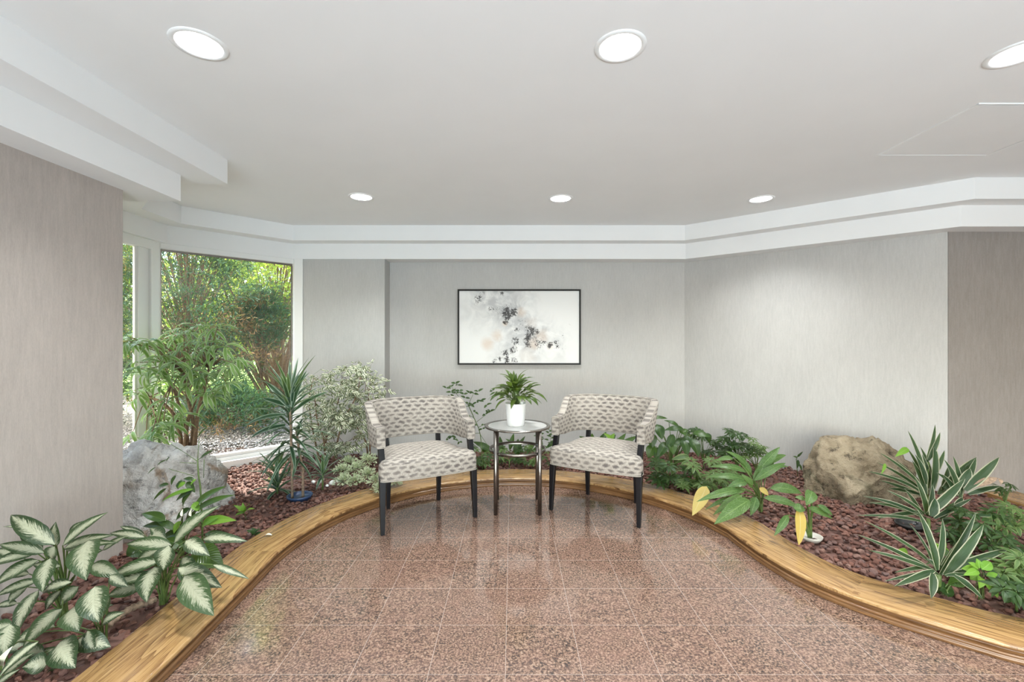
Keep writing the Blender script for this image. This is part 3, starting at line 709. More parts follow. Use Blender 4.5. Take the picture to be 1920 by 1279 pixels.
c8 = lambda x, y: (1440+x*.3753, 740+y*.3753)
c3 = lambda x, y: (220+x*.3283, 640+y*.3283)
c6 = lambda x, y: (860+x*.2658, 680+y*.2658)
id_ = lambda x, y: (x, y)

random.seed(11)
# --- foreground left: silver aglaonemas
b0 = px(112,1150,2.02); p = Plant('silver_aglaonema', 'tall silver and green aglaonema in front of the left wall, highest of the foreground plants', 'plant', (b0.x,2.04,BED), 'aglo')
L1 = [((300,530),(60,368),95),((310,540),(305,405),62,.04),((342,535),(592,352),74),((240,575),(-5,530),66),((200,575),(-60,650),64),((210,615),(-45,765),88),
 ((210,725),(-30,815),58),((350,550),(625,478),64,.03),((300,540),(285,615),96,.0),((275,605),(232,790),104,-.03),((490,505),(470,725),150,-.04),((500,640),(660,705),80,.03),
 ((390,735),(232,795),62,-.03),((210,780),(85,1030),88,-.06),((340,880),(125,1095),104,-.10),((365,560),(650,520),56,.08),((420,690),(600,640),60,.06),((160,690),(20,700),50,.08),((95,850),(-30,870),40,-.02),
 ((235,560),(105,430),60,.08),((560,560),(700,480),46,.10),((330,650),(180,640),60,.06),((330,780),(250,890),60,.02),((100,435),(15,432),14,.05),((430,760),(330,860),90,.02),((260,480),(190,400),60,.08),((150,760),(40,860),70,.0),((430,600),(560,560),70,.05),((120,600),(-20,560),60,.08),((380,480),(460,400),50,.1)]
hero(p, c4, 1.93, L1, 1.0, fold=.16, arch=.12, root=Vector((b0.x,2.04,BED))); p.done()
b0 = px(190,1200,1.86); p = Plant('silver_aglaonema', 'low silver and green aglaonema with broad leaves, between the tall one and the kerb', 'plant', (b0.x,1.86,BED), 'aglo')
L1b = [((520,758),(540,955),152,-.02),((405,870),(432,1005),130,.0),((430,1045),(606,1088),105,-.02),((330,1060),(412,1205),140,-.05),((590,800),(560,930),90,.05),((260,1180),(120,1300),100,-.08),
 ((450,900),(620,860),70,.06),((190,1150),(350,1160),40,-.02),((215,1010),(90,1060),80,.0),((560,960),(680,900),60,.05),((240,1120),(120,1170),70,-.03),((330,1190),(300,1290),90,-.06),((480,1000),(520,1120),60,-.02),((140,1100),(20,1120),80,.04),((300,980),(190,940),60,.06),((600,700),(700,760),60,.10)]
hero(p, c4, 1.80, L1b, 1.0, fold=.16, arch=.14, root=Vector((b0.x,1.86,BED))); p.done()
b0 = px(10,1250,1.72); p = Plant('silver_aglaonema', 'aglaonema with a cream bud, cut by the lower left corner of the photo', 'plant', (b0.x,1.72,BED), 'aglo')
L1c = [((60,965),(30,1135),150,.0),((70,980),(-60,1010),90),((210,1060),(-10,1260),60,-.02),((-10,1150),(-60,1279),90,-.05),((20,1250),(190,1120),60,.02),((-20,1300),(110,1210),40,-.04)]
hero(p, c4, 1.66, L1c, 1.0, fold=.16, arch=.12, root=Vector((b0.x,1.72,BED)))
pb = MB(); A = px(8,1250,1.62); B = px(24,1212,1.60); pb.blade(A,B,.03,(0,-1,.2),.1,.8,'round',8); p.extra.append(('flower_bud', pb, 'petal')); p.done()
b0 = px(300,1120,2.12); p = Plant('silver_aglaonema', 'silver and green aglaonema leaning over the oak kerb, in front of the pale boulder', 'plant', (b0.x,2.14,BED), 'aglo')
L2 = [((950,522),(1198,318),84,.02),((1110,500),(1352,512),60,-.02),((1015,508),(1146,592),80,-.05),((940,535),(690,528),74,.0),((790,490),(598,468),50,.03),((925,535),(892,672),116,-.05),
 ((875,618),(588,712),76,-.04),((865,700),(610,752),60,-.05),((780,760),(588,810),84,-.05),((850,650),(800,845),120,-.03),((975,655),(1212,765),104,-.04),((1008,700),(1168,918),135,-.08),
 ((1165,640),(1362,718),36,-.08),((820,470),(910,500),90,.06),((790,480),(655,430),36,.06),((1000,600),(1100,720),70,.03),((860,560),(740,640),70,.05),((1130,480),(1320,520),60,.06),((900,480),(820,440),60,.08)]
hero(p, c4, 2.06, L2, 1.0, fold=.16, arch=.12, root=Vector((b0.x,2.14,BED)))
d = MB(); hero(p, c4, 2.10, [((1060,560),(1222,650),130,.02),((760,560),(700,540),90,.05),((1000,540),(900,500),60,.1)], 1.0, F=d); p.extra.append(('inner_leaves', d, 'spath')); p.done()
# --- peace-lily-like plant behind
b0 = px(335,990,2.60); p = Plant('peace_lily', 'dark green peace lily with white buds in front of the pale boulder', 'plant', (b0.x,2.62,BED), 'spath')
L3 = [((905,400),(775,360),56),((900,430),(782,430),44),((960,450),(850,395),40),((1050,345),(1240,210),60),((1050,360),(1285,258),52),((1040,330),(960,400),44),((1000,330),(1045,250),30),((980,470),(870,520),70),
 ((860,540),(760,560),70,.0),((1120,470),(1290,520),50,.1),((700,560),(860,600),90,.05),((1040,450),(1080,330),50,.05)]
hero(p, c4, 2.5, L3, 1.0, fold=.25, up=(0,-.5,.85), root=Vector((b0.x,2.62,BED)))
d = MB(); hero(p, c4, 2.5, [((1115,412),(1292,398),54),((1105,425),(1200,378),50),((1060,300),(1090,350),40),((990,400),(950,470),36)], 1.0, F=d); p.extra.append(('young_leaves', d, 'bright'))
d = MB(); hero(p, c4, 2.46, [((1045,375),(1052,332),18),((998,375),(1000,335),18)], 1.0, F=d, shape='round', fold=.6, up=(0,-1,0)); p.extra.append(('flower', d, 'petal')); p.done()
# --- sapling in front of boulder
b0 = px(380,935,2.72); p = Plant('umbrella_sapling', 'thin bare sapling stem with a tuft of leaves standing before the pale boulder', 'plant', (b0.x,2.72,BED), 'scheff')
c2b = lambda x, y: (220+x*.172, 780+y*.172)
st = [px(*c2b(x,y),2.70) for x,y in ((925,890),(905,780),(885,650),(877,540),(875,460))]; st[0].z = .2
p.S.tube([Vector((b0.x,2.72,BED))]+st, [.006,.0055,.005,.0045,.004,.003], 6)
for a, bq in (((870,495),(700,380)),((700,380),(580,310)),((875,490),(890,270)),((860,520),(680,510)),((840,660),(560,580)),((880,480),(1010,400)),((945,480),(940,680))):
    p.S.tube([px(*c2b(*a),2.70), px(*c2b(*bq),2.70+R(-.05,.05))], [.0022,.0014], 5)
hero(p, c2b, 2.68, [((880,240),(995,120),34),((870,250),(930,180),20),((905,470),(1060,370),34),((740,720),(640,760),60),((840,700),(720,690),50),((640,650),(590,760),40),((560,750),(450,770),44),((540,790),(390,930),44),
  ((830,810),(640,930),70),((840,790),(700,960),60),((760,720),(850,840),70),((690,740),(660,800),60),((540,480),(430,560),20),((420,560),(330,640),16),((570,450),(530,500),16)], 1.0, pet=False)
d = MB(); hero(p, c2b, 2.66, [((830,800),(480,940),50),((745,730),(660,790),56),((860,690),(800,760),30)], 1.0, F=d, pet=False); p.extra.append(('young_leaves', d, 'bright')); p.done()
# --- small sprigs on left gravel
g0 = gz(462,975); p = Plant('bright_seedling', 'small bright green seedling on the lava gravel left of the striped dracaena', 'plant', (g0.x,g0.y,BED), 'bright')
for q in ((438,948),(445,960),(470,945),(478,955),(440,968),(455,943)):
    A = px(458,962,g0.y); B = px(q[0],q[1],g0.y-R(.0,.06)); p.F.blade(A,B,.032,(0,-.3,1),.1,.2,'ovate',7)
p.S.tube([g0,px(458,962,g0.y)], .002, 5); p.done()
g0 = gz(480,1003); p = Plant('blue_green_creeper', 'tiny blue green creeper beside the oak kerb near the cream petal', 'plant', (g0.x,g0.y,BED), 'scheff')
for q in ((462,995),(472,990),(488,992),(492,1003),(470,1008),(480,998)):
    B = px(q[0],q[1],g0.y); A = px(478,1002,g0.y); p.F.blade(A,B,.035,(0,-.3,1),.1,.2,'round',6)
p.done()
# --- petal on kerb, fallen stem
q = px(503,1005,F_*(EYE-.08)/365); b = MB(); b.blade((-.02,0,.004),(.022,.004,.004),.026,(0,0,1),.12,.3,'round',8); o = b.build('fallen_petal', M['petal'], loc=(q.x,q.y,.077)); tag(o, 'cream petal fallen on top of the oak kerb at left', 'petal')
A = px(202,1185,1.91); B = px(290,1142,2.12); b = MB(); pts = []
for i in range(24):
    t_ = i/23; pp = A.lerp(B, t_); pp.z = BED+.042+.015*math.sin(t_*4); pts.append(pp-Vector((A.x,A.y,0)))
b.tube(pts, [.012+.0035*math.sin(i*2.2)+.002 for i in range(24)], 8); o = b.build('fallen_cane', M['cane'], loc=(A.x,A.y,0)); tag(o, 'knobbly brown cane lying on the gravel beside the kerb under the silver leaves', 'stem')

# --- long-leaved fig behind boulder
random.seed(21)
bx = px(352,900,3.92); base = Vector((bx.x, 3.92, BED)); p = Plant('long_leaved_fig', 'bushy fig with long drooping narrow leaves behind the pale boulder, by the bay window', 'plant', base, 'fig', 'bark')
Yf = 3.92
trunks = [[(352,905),(352,835),(345,800),(335,760),(322,720)],[(356,905),(360,830),(362,790),(350,740),(345,700)],[(360,905),(366,820),(372,770),(385,720),(392,690)],[(350,905),(348,840),(352,790),(368,745),(372,710)],[(346,905),(335,800),(310,760),(280,745)]]
tips = []
for tr in trunks:
    pts = [px(x,y,Yf+R(-.04,.04)) for x,y in tr]; pts[0].z = BED; pts = [Vector(q) for q in crom(pts, 4)]
    p.S.tube(pts, [.020-.011*i/len(pts) for i in range(len(pts))], 7); tips.append(pts[-1])
heads = [(372,605),(345,618),(395,612),(300,640),(320,625),(340,650),(275,640),(250,640),(360,660),(420,645),(405,665),(262,680),(300,690),(285,720),(325,700),(350,720),(375,700),(400,700),(430,690),(445,665),(425,720),(250,730),
  (268,760),(290,765),(245,690),(315,745),(340,770),(260,800),(285,810),(305,800),(250,835),(275,850),(325,790),(240,770),(400,740),(383,640),(330,680),(310,665),(385,735),(242,640),(300,835),(255,665),(355,690)]
heads += [(hx+R(-16,16), hy+R(-16,16)) for hx, hy in heads if random.random() < .8]
for hx, hy in heads:
    Y = Yf+R(-.42,.16); c = px(hx,hy,Y); c.x = max(c.x, -3.12); near = min(tips, key=lambda q:(q-c).length)
    if (c-near).length > .12:
        mid = near.lerp(c,.5)+Vector((0,0,.05)); p.S.tube([near,mid,c], [.006,.0045,.003], 5)
    az0 = R(0,6)
    for k in range(random.randint(6,8)):
        az = az0+k*2.4+R(-.3,.3); L = R(.15,.225); el = R(-.45,.7); A = c+Vector((R(-.01,.01),R(-.01,.01),R(-.05,.01))); m = A+dirv(az, el)*L*.5
        B = m + dirv(az, el-1.3)*L*.6
        if B.x < -3.2: B.x = -3.2
        p.F.blade(A, B, R(.026,.036), (0,-.5,1), .20, .25, 'lance', 8)
p.done()

# --- striped dracaena on canes, left bed
random.seed(31)
g0 = px(548,935,3.50); p = Plant('striped_dracaena', 'tall striped dracaena on bare ringed canes in a blue pot in the left bed', 'plant', (g0.x+.03,3.50,BED), 'drac2', 'cane')
S1 = [px(x,y,3.50) for x,y in ((548,940),(547,860),(545,800),(543,750),(543,715))]; S2 = [px(x,y,3.52) for x,y in ((568,940),(568,880),(560,840),(556,810))]; S1[0].z = S2[0].z = BED
p.S.tube(S1, [.011,.010,.009,.008,.006], 8); p.S.tube(S2, [.011,.010,.009,.008], 8)
def crown(p, pts, n, L, W, el0=1.35, el1=-.1, F=None, droop=1.0, shape='strap'):
    for k in range(n):
        t_ = k/max(1,n-1); i = t_*(len(pts)-1); a = int(i); A = Vector(pts[a]).lerp(Vector(pts[min(a+1,len(pts)-1)]), i-a)
        az = k*2.399+R(-.2,.2); el = el1+(el0-el1)*t_+R(-.15,.15); l = L*R(.75,1.1)
        m = A+dirv(az,el)*l*.5; e = el-droop*R(.5,1.1)*max(.15,math.cos(el)); B = m+dirv(az,e)*l*.5
        (F or p.F).blade(A, B, W*R(.8,1.1), (0,0,1) if el < 1.0 else (math.cos(az+PI),math.sin(az+PI),.2), .10 if el < 1 else .03, .2, shape, 9)
crown(p, [px(545,855,3.5),px(544,810,3.5),px(543,770,3.5),px(543,735,3.5)], 72, .40, .034, 1.2, .0, droop=1.5)
crown(p, [px(562,865,3.52),px(556,812,3.52)], 22, .30, .030, .9, -.2)
hero(p, c3, 3.45, [((985,380),(848,232),36),((985,370),(985,215),30),((1000,380),(1082,168),34),((1010,400),(1205,290),34),((970,370),(825,328),36),((960,420),(725,490),30),((960,480),(755,560),34),((1000,370),(1040,185),26)], 1.0, 'strap', pet=False, arch=.1)
d = MB(); d.lathe([(.075,.0),(.088,.028),(.094,.030),(.096,.045),(.088,.045),(.082,.03),(.0001,.028)], 32, (g0.x+.045,3.53,BED)); p.extra.append(('nursery_pot', d, 'blue_pot')); p.done()
for (gx, gy, lbl, n, L) in ((520,925,'low striped dracaena rosette at the foot of the tall canes, nearest the kerb',18,.24),(518,878,'striped dracaena rosette with a yellow leaf, left of the tall canes',20,.27),(605,880,'small striped dracaena under the cream-leaved fig',14,.24)):
    g0 = gz(gx,gy) if gy > 900 else px(gx,gy+28,3.75)
    p = Plant('striped_dracaena', lbl, 'plant', (g0.x,g0.y,BED), 'drac2')
    p.S.tube([(g0.x,g0.y,BED),(g0.x,g0.y,BED+(.06 if gy>900 else .14))], .008, 7); zz = BED+(.05 if gy>900 else .13)
    crown(p, [Vector((g0.x,g0.y,zz-.02)),Vector((g0.x,g0.y,zz+.03))], n, L, .034, 1.35, .1)
    if gy == 878:
        d = MB(); A = Vector((g0.x,g0.y,zz)); d.blade(A, px(505,893,g0.y-.1), .035, (0,-.3,1), .1,.2,'strap'); p.extra.append(('yellow_leaf', d, 'yellow'))
    p.done()

# --- variegated weeping fig against pilaster
random.seed(41)
p = Plant('variegated_weeping_fig', 'dense small-leaved fig with cream edged leaves against the pale pilaster', 'plant', (px(640,860,4.35).x,4.35,BED), 'benj', 'bark')
stems = [[(610,870),(608,830),(595,790),(590,740)],[(610,870),(612,820),(630,770),(640,720)],[(692,868),(686,830),(668,800),(650,770)],[(692,868),(694,820),(690,770),(692,735)],[(622,870),(640,800),(665,750),(675,715)],[(604,870),(585,800),(580,750),(585,720)]]
allp = []
for s_ in stems:
    pts = [px(x,y,4.35+R(-.08,.08)) for x,y in s_]; pts[0].z = BED; pts = [Vector(q) for q in crom(pts,4)]
    p.S.tube(pts, [.011-.007*i/len(pts) for i in range(len(pts))], 6); allp += pts[5:]
PP, DD, NN, LL, WW = [],[],[],[],[]
outl = [(562,712),(590,695),(630,685),(672,682),(700,708),(722,722),(722,800),(705,822),(668,842),(640,850),(610,848),(585,822),(568,790)]
n_ = 0
while n_ < 210:
    x = R(560,724); y = R(680,852)
    if not inside(x, y, outl): continue
    n_ += 1; c = px(x,y,4.35+R(-.28,.30))
    near = min(allp, key=lambda q:(q-c).length); az = R(0,6.3)
    if random.random() < .35: p.S.tube([near, near.lerp(c,.5)+Vector((0,0,.02)), c], [.003,.002,.0012], 4, cap=False)
    tw = dirv(az, R(-.3,.5))
    for k in range(11):
        q = c+tw*(k*.013-.06)+Vector((R(-.02,.02),R(-.02,.02),R(-.03,.02))); a2 = az+(1 if k%2 else -1)*R(.5,1.4)
        PP.append(q); DD.append(dirv(a2, R(-1.1,.3))); NN.append((R(-.4,.4),R(-.9,-.1),R(.3,1))); LL.append(R(.042,.064)); WW.append(R(.019,.030))
for x, y in ((690,690),(697,680),(686,700),(708,700),(722,712),(728,716)):
    c = px(x,y,4.3); 
    for k in range(3): PP.append(c); DD.append(dirv(R(0,6),R(-.8,.8))); NN.append((0,-.5,.8)); LL.append(.05); WW.append(.022)
p.S.tube([px(684,740,4.35),px(688,705,4.32),px(697,682,4.3)], [.003,.002,.001], 4)
p.F.leaflets(PP,DD,NN,LL,WW); p.done()
# --- silvery trailing plant on kerb
random.seed(43)
g0 = px(672,885,3.95); p = Plant('silvery_ground_ivy', 'silvery cream fine-leaved plant spilling over the kerb behind the left armchair', 'plant', (g0.x,3.95,BED), 'fluff')
PP,DD,NN,LL,WW = [],[],[],[],[]
for cx, cy, Y, r in ((690,868,4.05,.10),(655,872,4.05,.09),(668,885,3.95,.10),(645,905,3.75,.08),(690,895,3.85,.09),(705,905,3.72,.07),(665,905,3.78,.07),(712,918,3.62,.06),(735,905,3.8,.05),(640,885,3.9,.07),(745,908,3.83,.04)):
    c = px(cx,cy,Y); c.z = max(c.z, .10); 
    for k in range(int(2600*r)):
        d_ = dirv(R(0,6.3), R(-.1,1.5)); q = c+Vector((d_.x*r,d_.y*r,d_.z*r*.75))*R(.3,1)
        PP.append(q); DD.append(d_+Vector((R(-.5,.5),R(-.5,.5),R(-.8,.3)))); NN.append((R(-.3,.3),-.3,1)); LL.append(R(.022,.036)); WW.append(R(.007,.012))
p.F.leaflets(PP,DD,NN,LL,WW); p.S.tube([(g0.x,3.95,BED),(g0.x,3.95,BED+.08)], .006, 6); p.done()

# --- palmate leaves
def palm(F, Sx, root, c, r, n=7, W=.32, el=.0, tilt=None, shape='ovate'):
    up = Vector(tilt or (R(-.3,.3), R(-.6,0), 1)).normalized(); a = up.orthogonal().normalized(); b_ = up.cross(a); off = R(0,6)
    for k in range(n):
        t_ = off+2*PI*k/n; d_ = (a*math.cos(t_)+b_*math.sin(t_)); l = r*R(.75,1.05)
        F.blade(c+d_*r*.12, c+d_*l-up*l*R(.1,.35), l*W, up, .08, .22, shape, 6)
    if root is not None: petiole(Sx, root, c, .0022, .1, 4)
def schefflera(name, label, base, heads, r, fm='scheff', n=7, W=.32, extra=0, sp=.1, group=None, trunk=True):
    p = Plant(name, label, 'plant', base, fm); base = Vector(base)
    top = base+Vector((0,0,.08))
    if trunk: p.S.tube([base, top], .006, 6)
    for c, rr in heads:
        palm(p.F, p.S, top if (c-top).length < .6 else base, c, rr*r, n if rr > .5 else 5, W)
    return p
# --- tall dark sprig behind left chair/table
random.seed(51)
Ys = 4.45; base = px(905,868,Ys); base.z = BED
p = Plant('nandina_sprig', 'tall thin stems with dark compound leaves on the back wall between left armchair and table', 'plant', base, 'scheff')
c5 = lambda x, y: (660+x*.2657, 680+y*.2657)
main = [(915,700),(905,510),(860,390),(820,300)]; pts = [base]+[px(*c5(x,y),Ys) for x,y in main[1:]]; p.S.tube(crom(pts,4), .0045, 6)
for a, bq in (((820,310),(740,320)),((820,300),(860,215)),((905,500),(720,510)),((890,460),(930,440)),((905,510),(960,590)),((750,240),(700,170)),((820,300),(750,240)),((880,420),(970,350)),((860,390),(820,370))):
    p.S.tube([px(*c5(*a),Ys), px(*c5(*bq),Ys-.03)], [.0028,.0016], 5)
for x, y in ((665,180),(700,170),(730,150),(745,160),(700,210),(735,215),(760,200),(690,240),(720,245),(790,225),(830,215),(860,220),(890,205),(800,250),(770,300),(740,325),(760,340),(820,290),(840,300),(880,280),(895,270),(910,270),(700,300),(960,350),(940,365),(975,345),(990,200),(1010,210),(815,380),(870,350),(730,540),(760,560),(780,520),(700,520),(850,440),(930,440),(920,470),(950,300),(680,540)):
    A = px(*c5(x,y),Ys-.02); az = R(0,6.3)
    for s_ in (-1,1):
        B = A+Vector((R(.02,.055)*s_*1.0, R(-.03,.03), R(-.035,.03))); p.F.blade(A,B,R(.018,.026),(0,-.8,.6),.08,.15,'ovate',6)
for x, y in ((815,378),(805,385)): p.F.blade(px(*c5(x+15,y),Ys), px(*c5(x-10,y+20),Ys), .045, (0,-1,.3), .05,.1,'round',7)
p.done()
# low foliage strip between the chairs
random.seed(53)
specs = [(868,858,4.4,.15),(880,868,4.45,.12),(905,855,4.4,.14),(930,862,4.5,.13),(955,868,4.42,.12),(985,862,4.5,.13),(1012,866,4.45,.12),(1040,868,4.4,.12),(1062,860,4.5,.10)]
lbls = ['dark umbrella plant behind the front leg of the left armchair','low umbrella plant just left of the side table','umbrella plant seen through the left legs of the side table','dark umbrella plant directly behind the side table','low blue green umbrella plant behind the centre of the side table','low umbrella plant behind the right legs of the side table','umbrella plant just right of the side table','low umbrella plant left of the right armchair','small umbrella plant behind the left front leg of the right armchair']
for i, (x, y, Y, r) in enumerate(specs):
    c = px(x,y,Y); bz = Vector((c.x,Y,BED)); heads = []
    for k in range(6): heads.append((c+Vector((R(-.13,.13),R(-.12,.12),R(-.08,.13))), R(.7,1)))
    for h_, _ in heads: h_.z = max(h_.z, .11)
    schefflera('umbrella_plant', lbls[i], bz, heads, r*.62, 'scheff' if i % 3 else 'scheff_var', 7, .36).done()
# spikier tall leaves there
p = Plant('peace_lily', 'dark narrow-leaved peace lily on the back wall behind the side table', 'plant', px(975,868,4.6).xy.to_3d()+Vector((0,0,BED)), 'spath')
hero(p, c6, 4.6, [((410,660),(420,540),60),((300,640),(290,520),40),((480,640),(540,570),36),((460,640),(330,540),36),((250,640),(100,560),50),((520,620),(640,600),40),((590,620),(540,470),36),((360,620),(390,500),36),((200,640),(150,580),44),((620,600),(700,560),30),((400,640),(470,520),30),((330,620),(250,560),30)], 1.0, 'lance', root=p.base); p.done()
for cxp, cyp, Y, lb in ((1010,830-0,4.55,'thin sprig with paired leaves right of the side table stem'),(1032,825,4.5,'thin sprig with paired leaves left of the right armchair')):
    c = px(cxp,cyp,Y); bz = Vector((c.x,Y,BED)); p = Plant('nandina_sprig', lb, 'plant', bz, 'scheff'); p.S.tube([bz, c, c+Vector((.02,0,.12))], .002, 5)
    for k in range(9):
        A = c+Vector((R(-.02,.03),0,k*.018-.04)); s_ = 1 if k%2 else -1; B = A+Vector((s_*R(.035,.06),R(-.02,.02),R(0,.03))); p.F.blade(A,B,.02,(0,-.8,.6),.08,.15,'ovate',6)
    p.done()

# --- behind the right chair
random.seed(57)
p = Plant('peace_lily', 'peace lily whose leaves show under the back of the right armchair', 'plant', (px(1150,860,4.5).x,4.5,BED), 'spath')
hero(p, c6, 4.45, [((960,620),(850,520),64),((990,600),(1040,490),50),((1020,620),(1110,510),60),((1080,640),(1180,500),50),((1120,620),(1260,520),50),((940,600),(940,500),50),((1150,620),(1200,540),44),((1000,640),(900,540),40),((1180,640),(1290,590),40)], 1.0, root=p.base)
d = MB(); hero(p, c6, 4.4, [((1090,560),(1020,500),36),((1050,580),(1100,500),40)], 1.0, F=d); p.extra.append(('young_leaves', d, 'bright'))
for k in range(16):
    A = px(1165+R(-25,25),850,4.5); d_ = dirv(R(0,6.3), R(.6,1.4)); p.F.blade(A, A+d_*R(.12,.2), .014, (0,-1,.4), .08,.2,'strap',6)
p.done()
p = Plant('broad_leaved_plant', 'tall broad-leaved green plant rising just right of the right armchair', 'plant', (px(1262,860,4.15).x,4.15,BED), 'spath')
hero(p, c7, 4.1, [((60,180),(208,182),36,.05),((125,225),(165,340),80),((290,240),(180,195),34,.1),((215,200),(295,245),34,.1),((330,262),(180,272),50),((310,260),(340,310),70,.04),((330,340),(250,390),60),((395,290),(530,320),56),((490,290),(522,365),60),((380,330),(440,470),76),
 ((230,350),(250,455),70),((70,290),(95,400),90),((100,380),(60,480),80),((330,330),(350,470),70),((200,360),(130,480),70),((360,310),(330,420),60),((250,300),(200,420),60),((150,400),(110,500),60)], 1.0, root=p.base, stemr=.004, fold=.2)
d = MB(); hero(p, c7, 4.0, [((370,465),(235,490),50),((380,480),(260,520),36)], 1.0, F=d, pet=False); p.extra.append(('mottled_leaves', d, 'scheff_var')); p.done()
# umbrella plants at back right
random.seed(61)
for i,(xs, Y, r, fm, lb) in enumerate((
   ([(1255,875),(1235,890),(1262,900),(1240,912),(1285,880),(1225,870),(1275,900)],3.85,.15,'scheff','dark feathery umbrella plant on the kerb right of the right armchair'),
   ([(1290,905),(1310,885),(1320,905),(1300,870),(1335,890),(1285,920),(1325,915)],3.75,.13,'scheff_var','pale green umbrella plant beside the yellow drooping leaf'),
   ([(1300,808),(1290,820),(1318,815),(1340,835),(1325,845),(1345,830)],4.35,.13,'scheff','umbrella plant against the back corner, behind the broad-leaved plant'),
   ([(1375,812),(1358,822),(1392,815),(1385,838),(1360,848),(1400,835),(1415,845),(1370,835)],4.2,.14,'scheff','taller umbrella plant against the pale angled wall'),
   ([(1412,828),(1408,850),(1430,840),(1440,855),(1395,862)],4.1,.10,'scheff_var','umbrella plant tips right of the tall one on the angled wall'),
   ([(1355,900),(1370,885),(1340,870),(1385,900),(1360,915)],3.85,.12,'scheff_var','low mottled umbrella plant behind the large drooping aglaonema'))):
    bz = px(sum(q[0] for q in xs)/len(xs), 800, Y); bz.z = BED; heads = []
    for q in xs:
        for k in range(3):
            c = px(q[0]+R(-8,8), q[1]+R(-6,6), Y+R(-.15,.12)); c.z = max(c.z,.12); heads.append((c, R(.7,1)))
    schefflera('umbrella_plant', lb, bz, heads, r*.75, fm, 8, .30).done()
# --- large green aglaonema at kerb
random.seed(67)
b0 = gz(1425,955); p = Plant('green_aglaonema', 'large speckled green aglaonema with long leaves drooping over the right kerb', 'plant', (b0.x,3.30,BED), 'agl_green')
L5 = [((800,585),(515,545),54,.1),((790,640),(488,622),52,.02),((755,715),(425,805),62,-.05),((765,755),(548,905),60,-.08),((822,790),(556,1068),104,-.12),((700,770),(485,868),34,-.02),((868,770),(828,910),62,-.08),
 ((860,645),(1092,515),62,.04),((878,580),(1048,395),70,.12),((905,540),(1095,455),56,.14),((835,610),(700,440),64,.12),((800,540),(640,425),50,.15),((975,705),(1215,745),84,.0),((925,775),(1210,860),64,-.05),((850,650),(940,520),60,.08),((800,660),(650,700),60,.0),((900,620),(1010,480),54,.1),((960,560),(1110,540),30,.1),((840,700),(760,600),60,.03),((700,480),(560,500),40,.14),((790,710),(640,760),50,-.02)]
hero(p, c7, 3.22, L5, 1.0, fold=.22, arch=.12, root=Vector((b0.x,3.30,BED)), stemr=.004)
d = MB(); hero(p, c7, 3.25, [((500,690),(392,952),96)], 1.0, F=d, shape='ovate', pet=False, arch=.06); p.extra.append(('yellow_leaf', d, 'yellow'))
d = MB(); hero(p, c7, 3.25, [((895,700),(965,762),50)], 1.0, F=d, pet=False, arch=.06); p.extra.append(('cream_leaf', d, 'yellow')); p.done()
b0 = gz(1520,1010); p = Plant('green_aglaonema', 'smaller aglaonema with one yellow hanging leaf in a pale pot beside the right kerb', 'plant', (b0.x,b0.y,BED), 'agl_green')
L6 = [((1290,725),(1245,832),84),((1260,850),(1442,932),60),((1330,830),(1445,910),50),((1110,905),(1005,1062),52),((1150,850),(1240,870),70),((1240,790),(1160,770),40)]
hero(p, c7, b0.y-.08, L6, 1.0, root=Vector((b0.x,b0.y,BED)), stemr=.005)
d = MB(); hero(p, c7, b0.y-.1, [((1195,860),(1190,1130),78)], 1.0, F=d, pet=False, shape='strap'); p.extra.append(('yellow_leaf', d, 'yellow'))
d = MB(); d.lathe([(.045,.0),(.062,.022),(.066,.034),(.058,.034),(.054,.02),(.0001,.02)], 28, (b0.x,b0.y,BED)); p.extra.append(('nursery_pot', d, 'grey_pot')); p.done()
g0 = px(1496,885,4.1); p = Plant('gravel_sprout', 'lone thin sprout on the gravel between the large aglaonema and the tan boulder', 'plant', (g0.x,4.1,BED), 'spath')
p.S.tube([(g0.x,4.1,BED),px(1493,862,4.1),px(1497,852,4.1)], .003, 5); hero(p, c7, 4.1, [((1180,470),(1222,428),14),((1180,475),(1145,465),14),((1185,490),(1175,560),22),((1190,520),(1210,575),18)], 1.0, pet=False); p.done()

# --- variegated dracaenas, right
random.seed(71)
b0 = gz(1758,1105); p = Plant('white_edged_dracaena', 'white edged dracaena nearest the right kerb, front of the group before the tan boulder', 'plant', (b0.x,b0.y,BED), 'drac'); Yd = b0.y-.03
L7 = [((850,900),(450,702),42),((845,880),(742,570),64,-.02),((862,900),(1038,590),46,.03),((882,905),(1078,648),68,.0),((905,880),(1205,772),56,.05),((828,880),(498,778),36,-.02),((842,868),(480,632),36,.02),((830,880),(630,960),46,-.06),
 ((810,890),(578,935),26,-.05),((822,895),(815,1018),58,-.10),((930,905),(1072,1022),52,-.08),((885,905),(1002,900),26,-.04),((805,860),(632,890),30,.0),((855,870),(790,820),40,.0),((870,860),(1010,660),40,.06),((850,850),(870,620),44,.05),((835,880),(700,640),30,.05)]
hero(p, c8, Yd, L7, .7, 'strap', fold=.28, arch=.07, wave=.03, root=Vector((b0.x,b0.y,BED)), stemr=.004, pet=False)
A0 = px(*c8(852,905), Yd); p.S.tube([Vector((b0.x,b0.y,BED)), A0], [.014,.012], 8); p.done()
b0 = gz(1742,1015); p = Plant('white_edged_dracaena', 'white edged dracaena in the middle of the group, spreading in front of the tan boulder', 'plant', (b0.x,b0.y,BED), 'drac'); Yd = b0.y
L8 = [((780,640),(440,606),28),((780,620),(470,508),36),((775,600),(505,540),34),((780,600),(598,482),36),((790,600),(730,408),52),((800,600),(985,420),60,-.02),((815,610),(835,520),64,-.05),((830,620),(1020,520),34,.05),((860,620),(930,540),40,.05),((790,590),(540,620),34,.03),((920,606),(1262,618),32,.0),((770,620),(680,470),40,.05),((800,590),(820,450),40,.06),((790,620),(620,560),34,.02)]
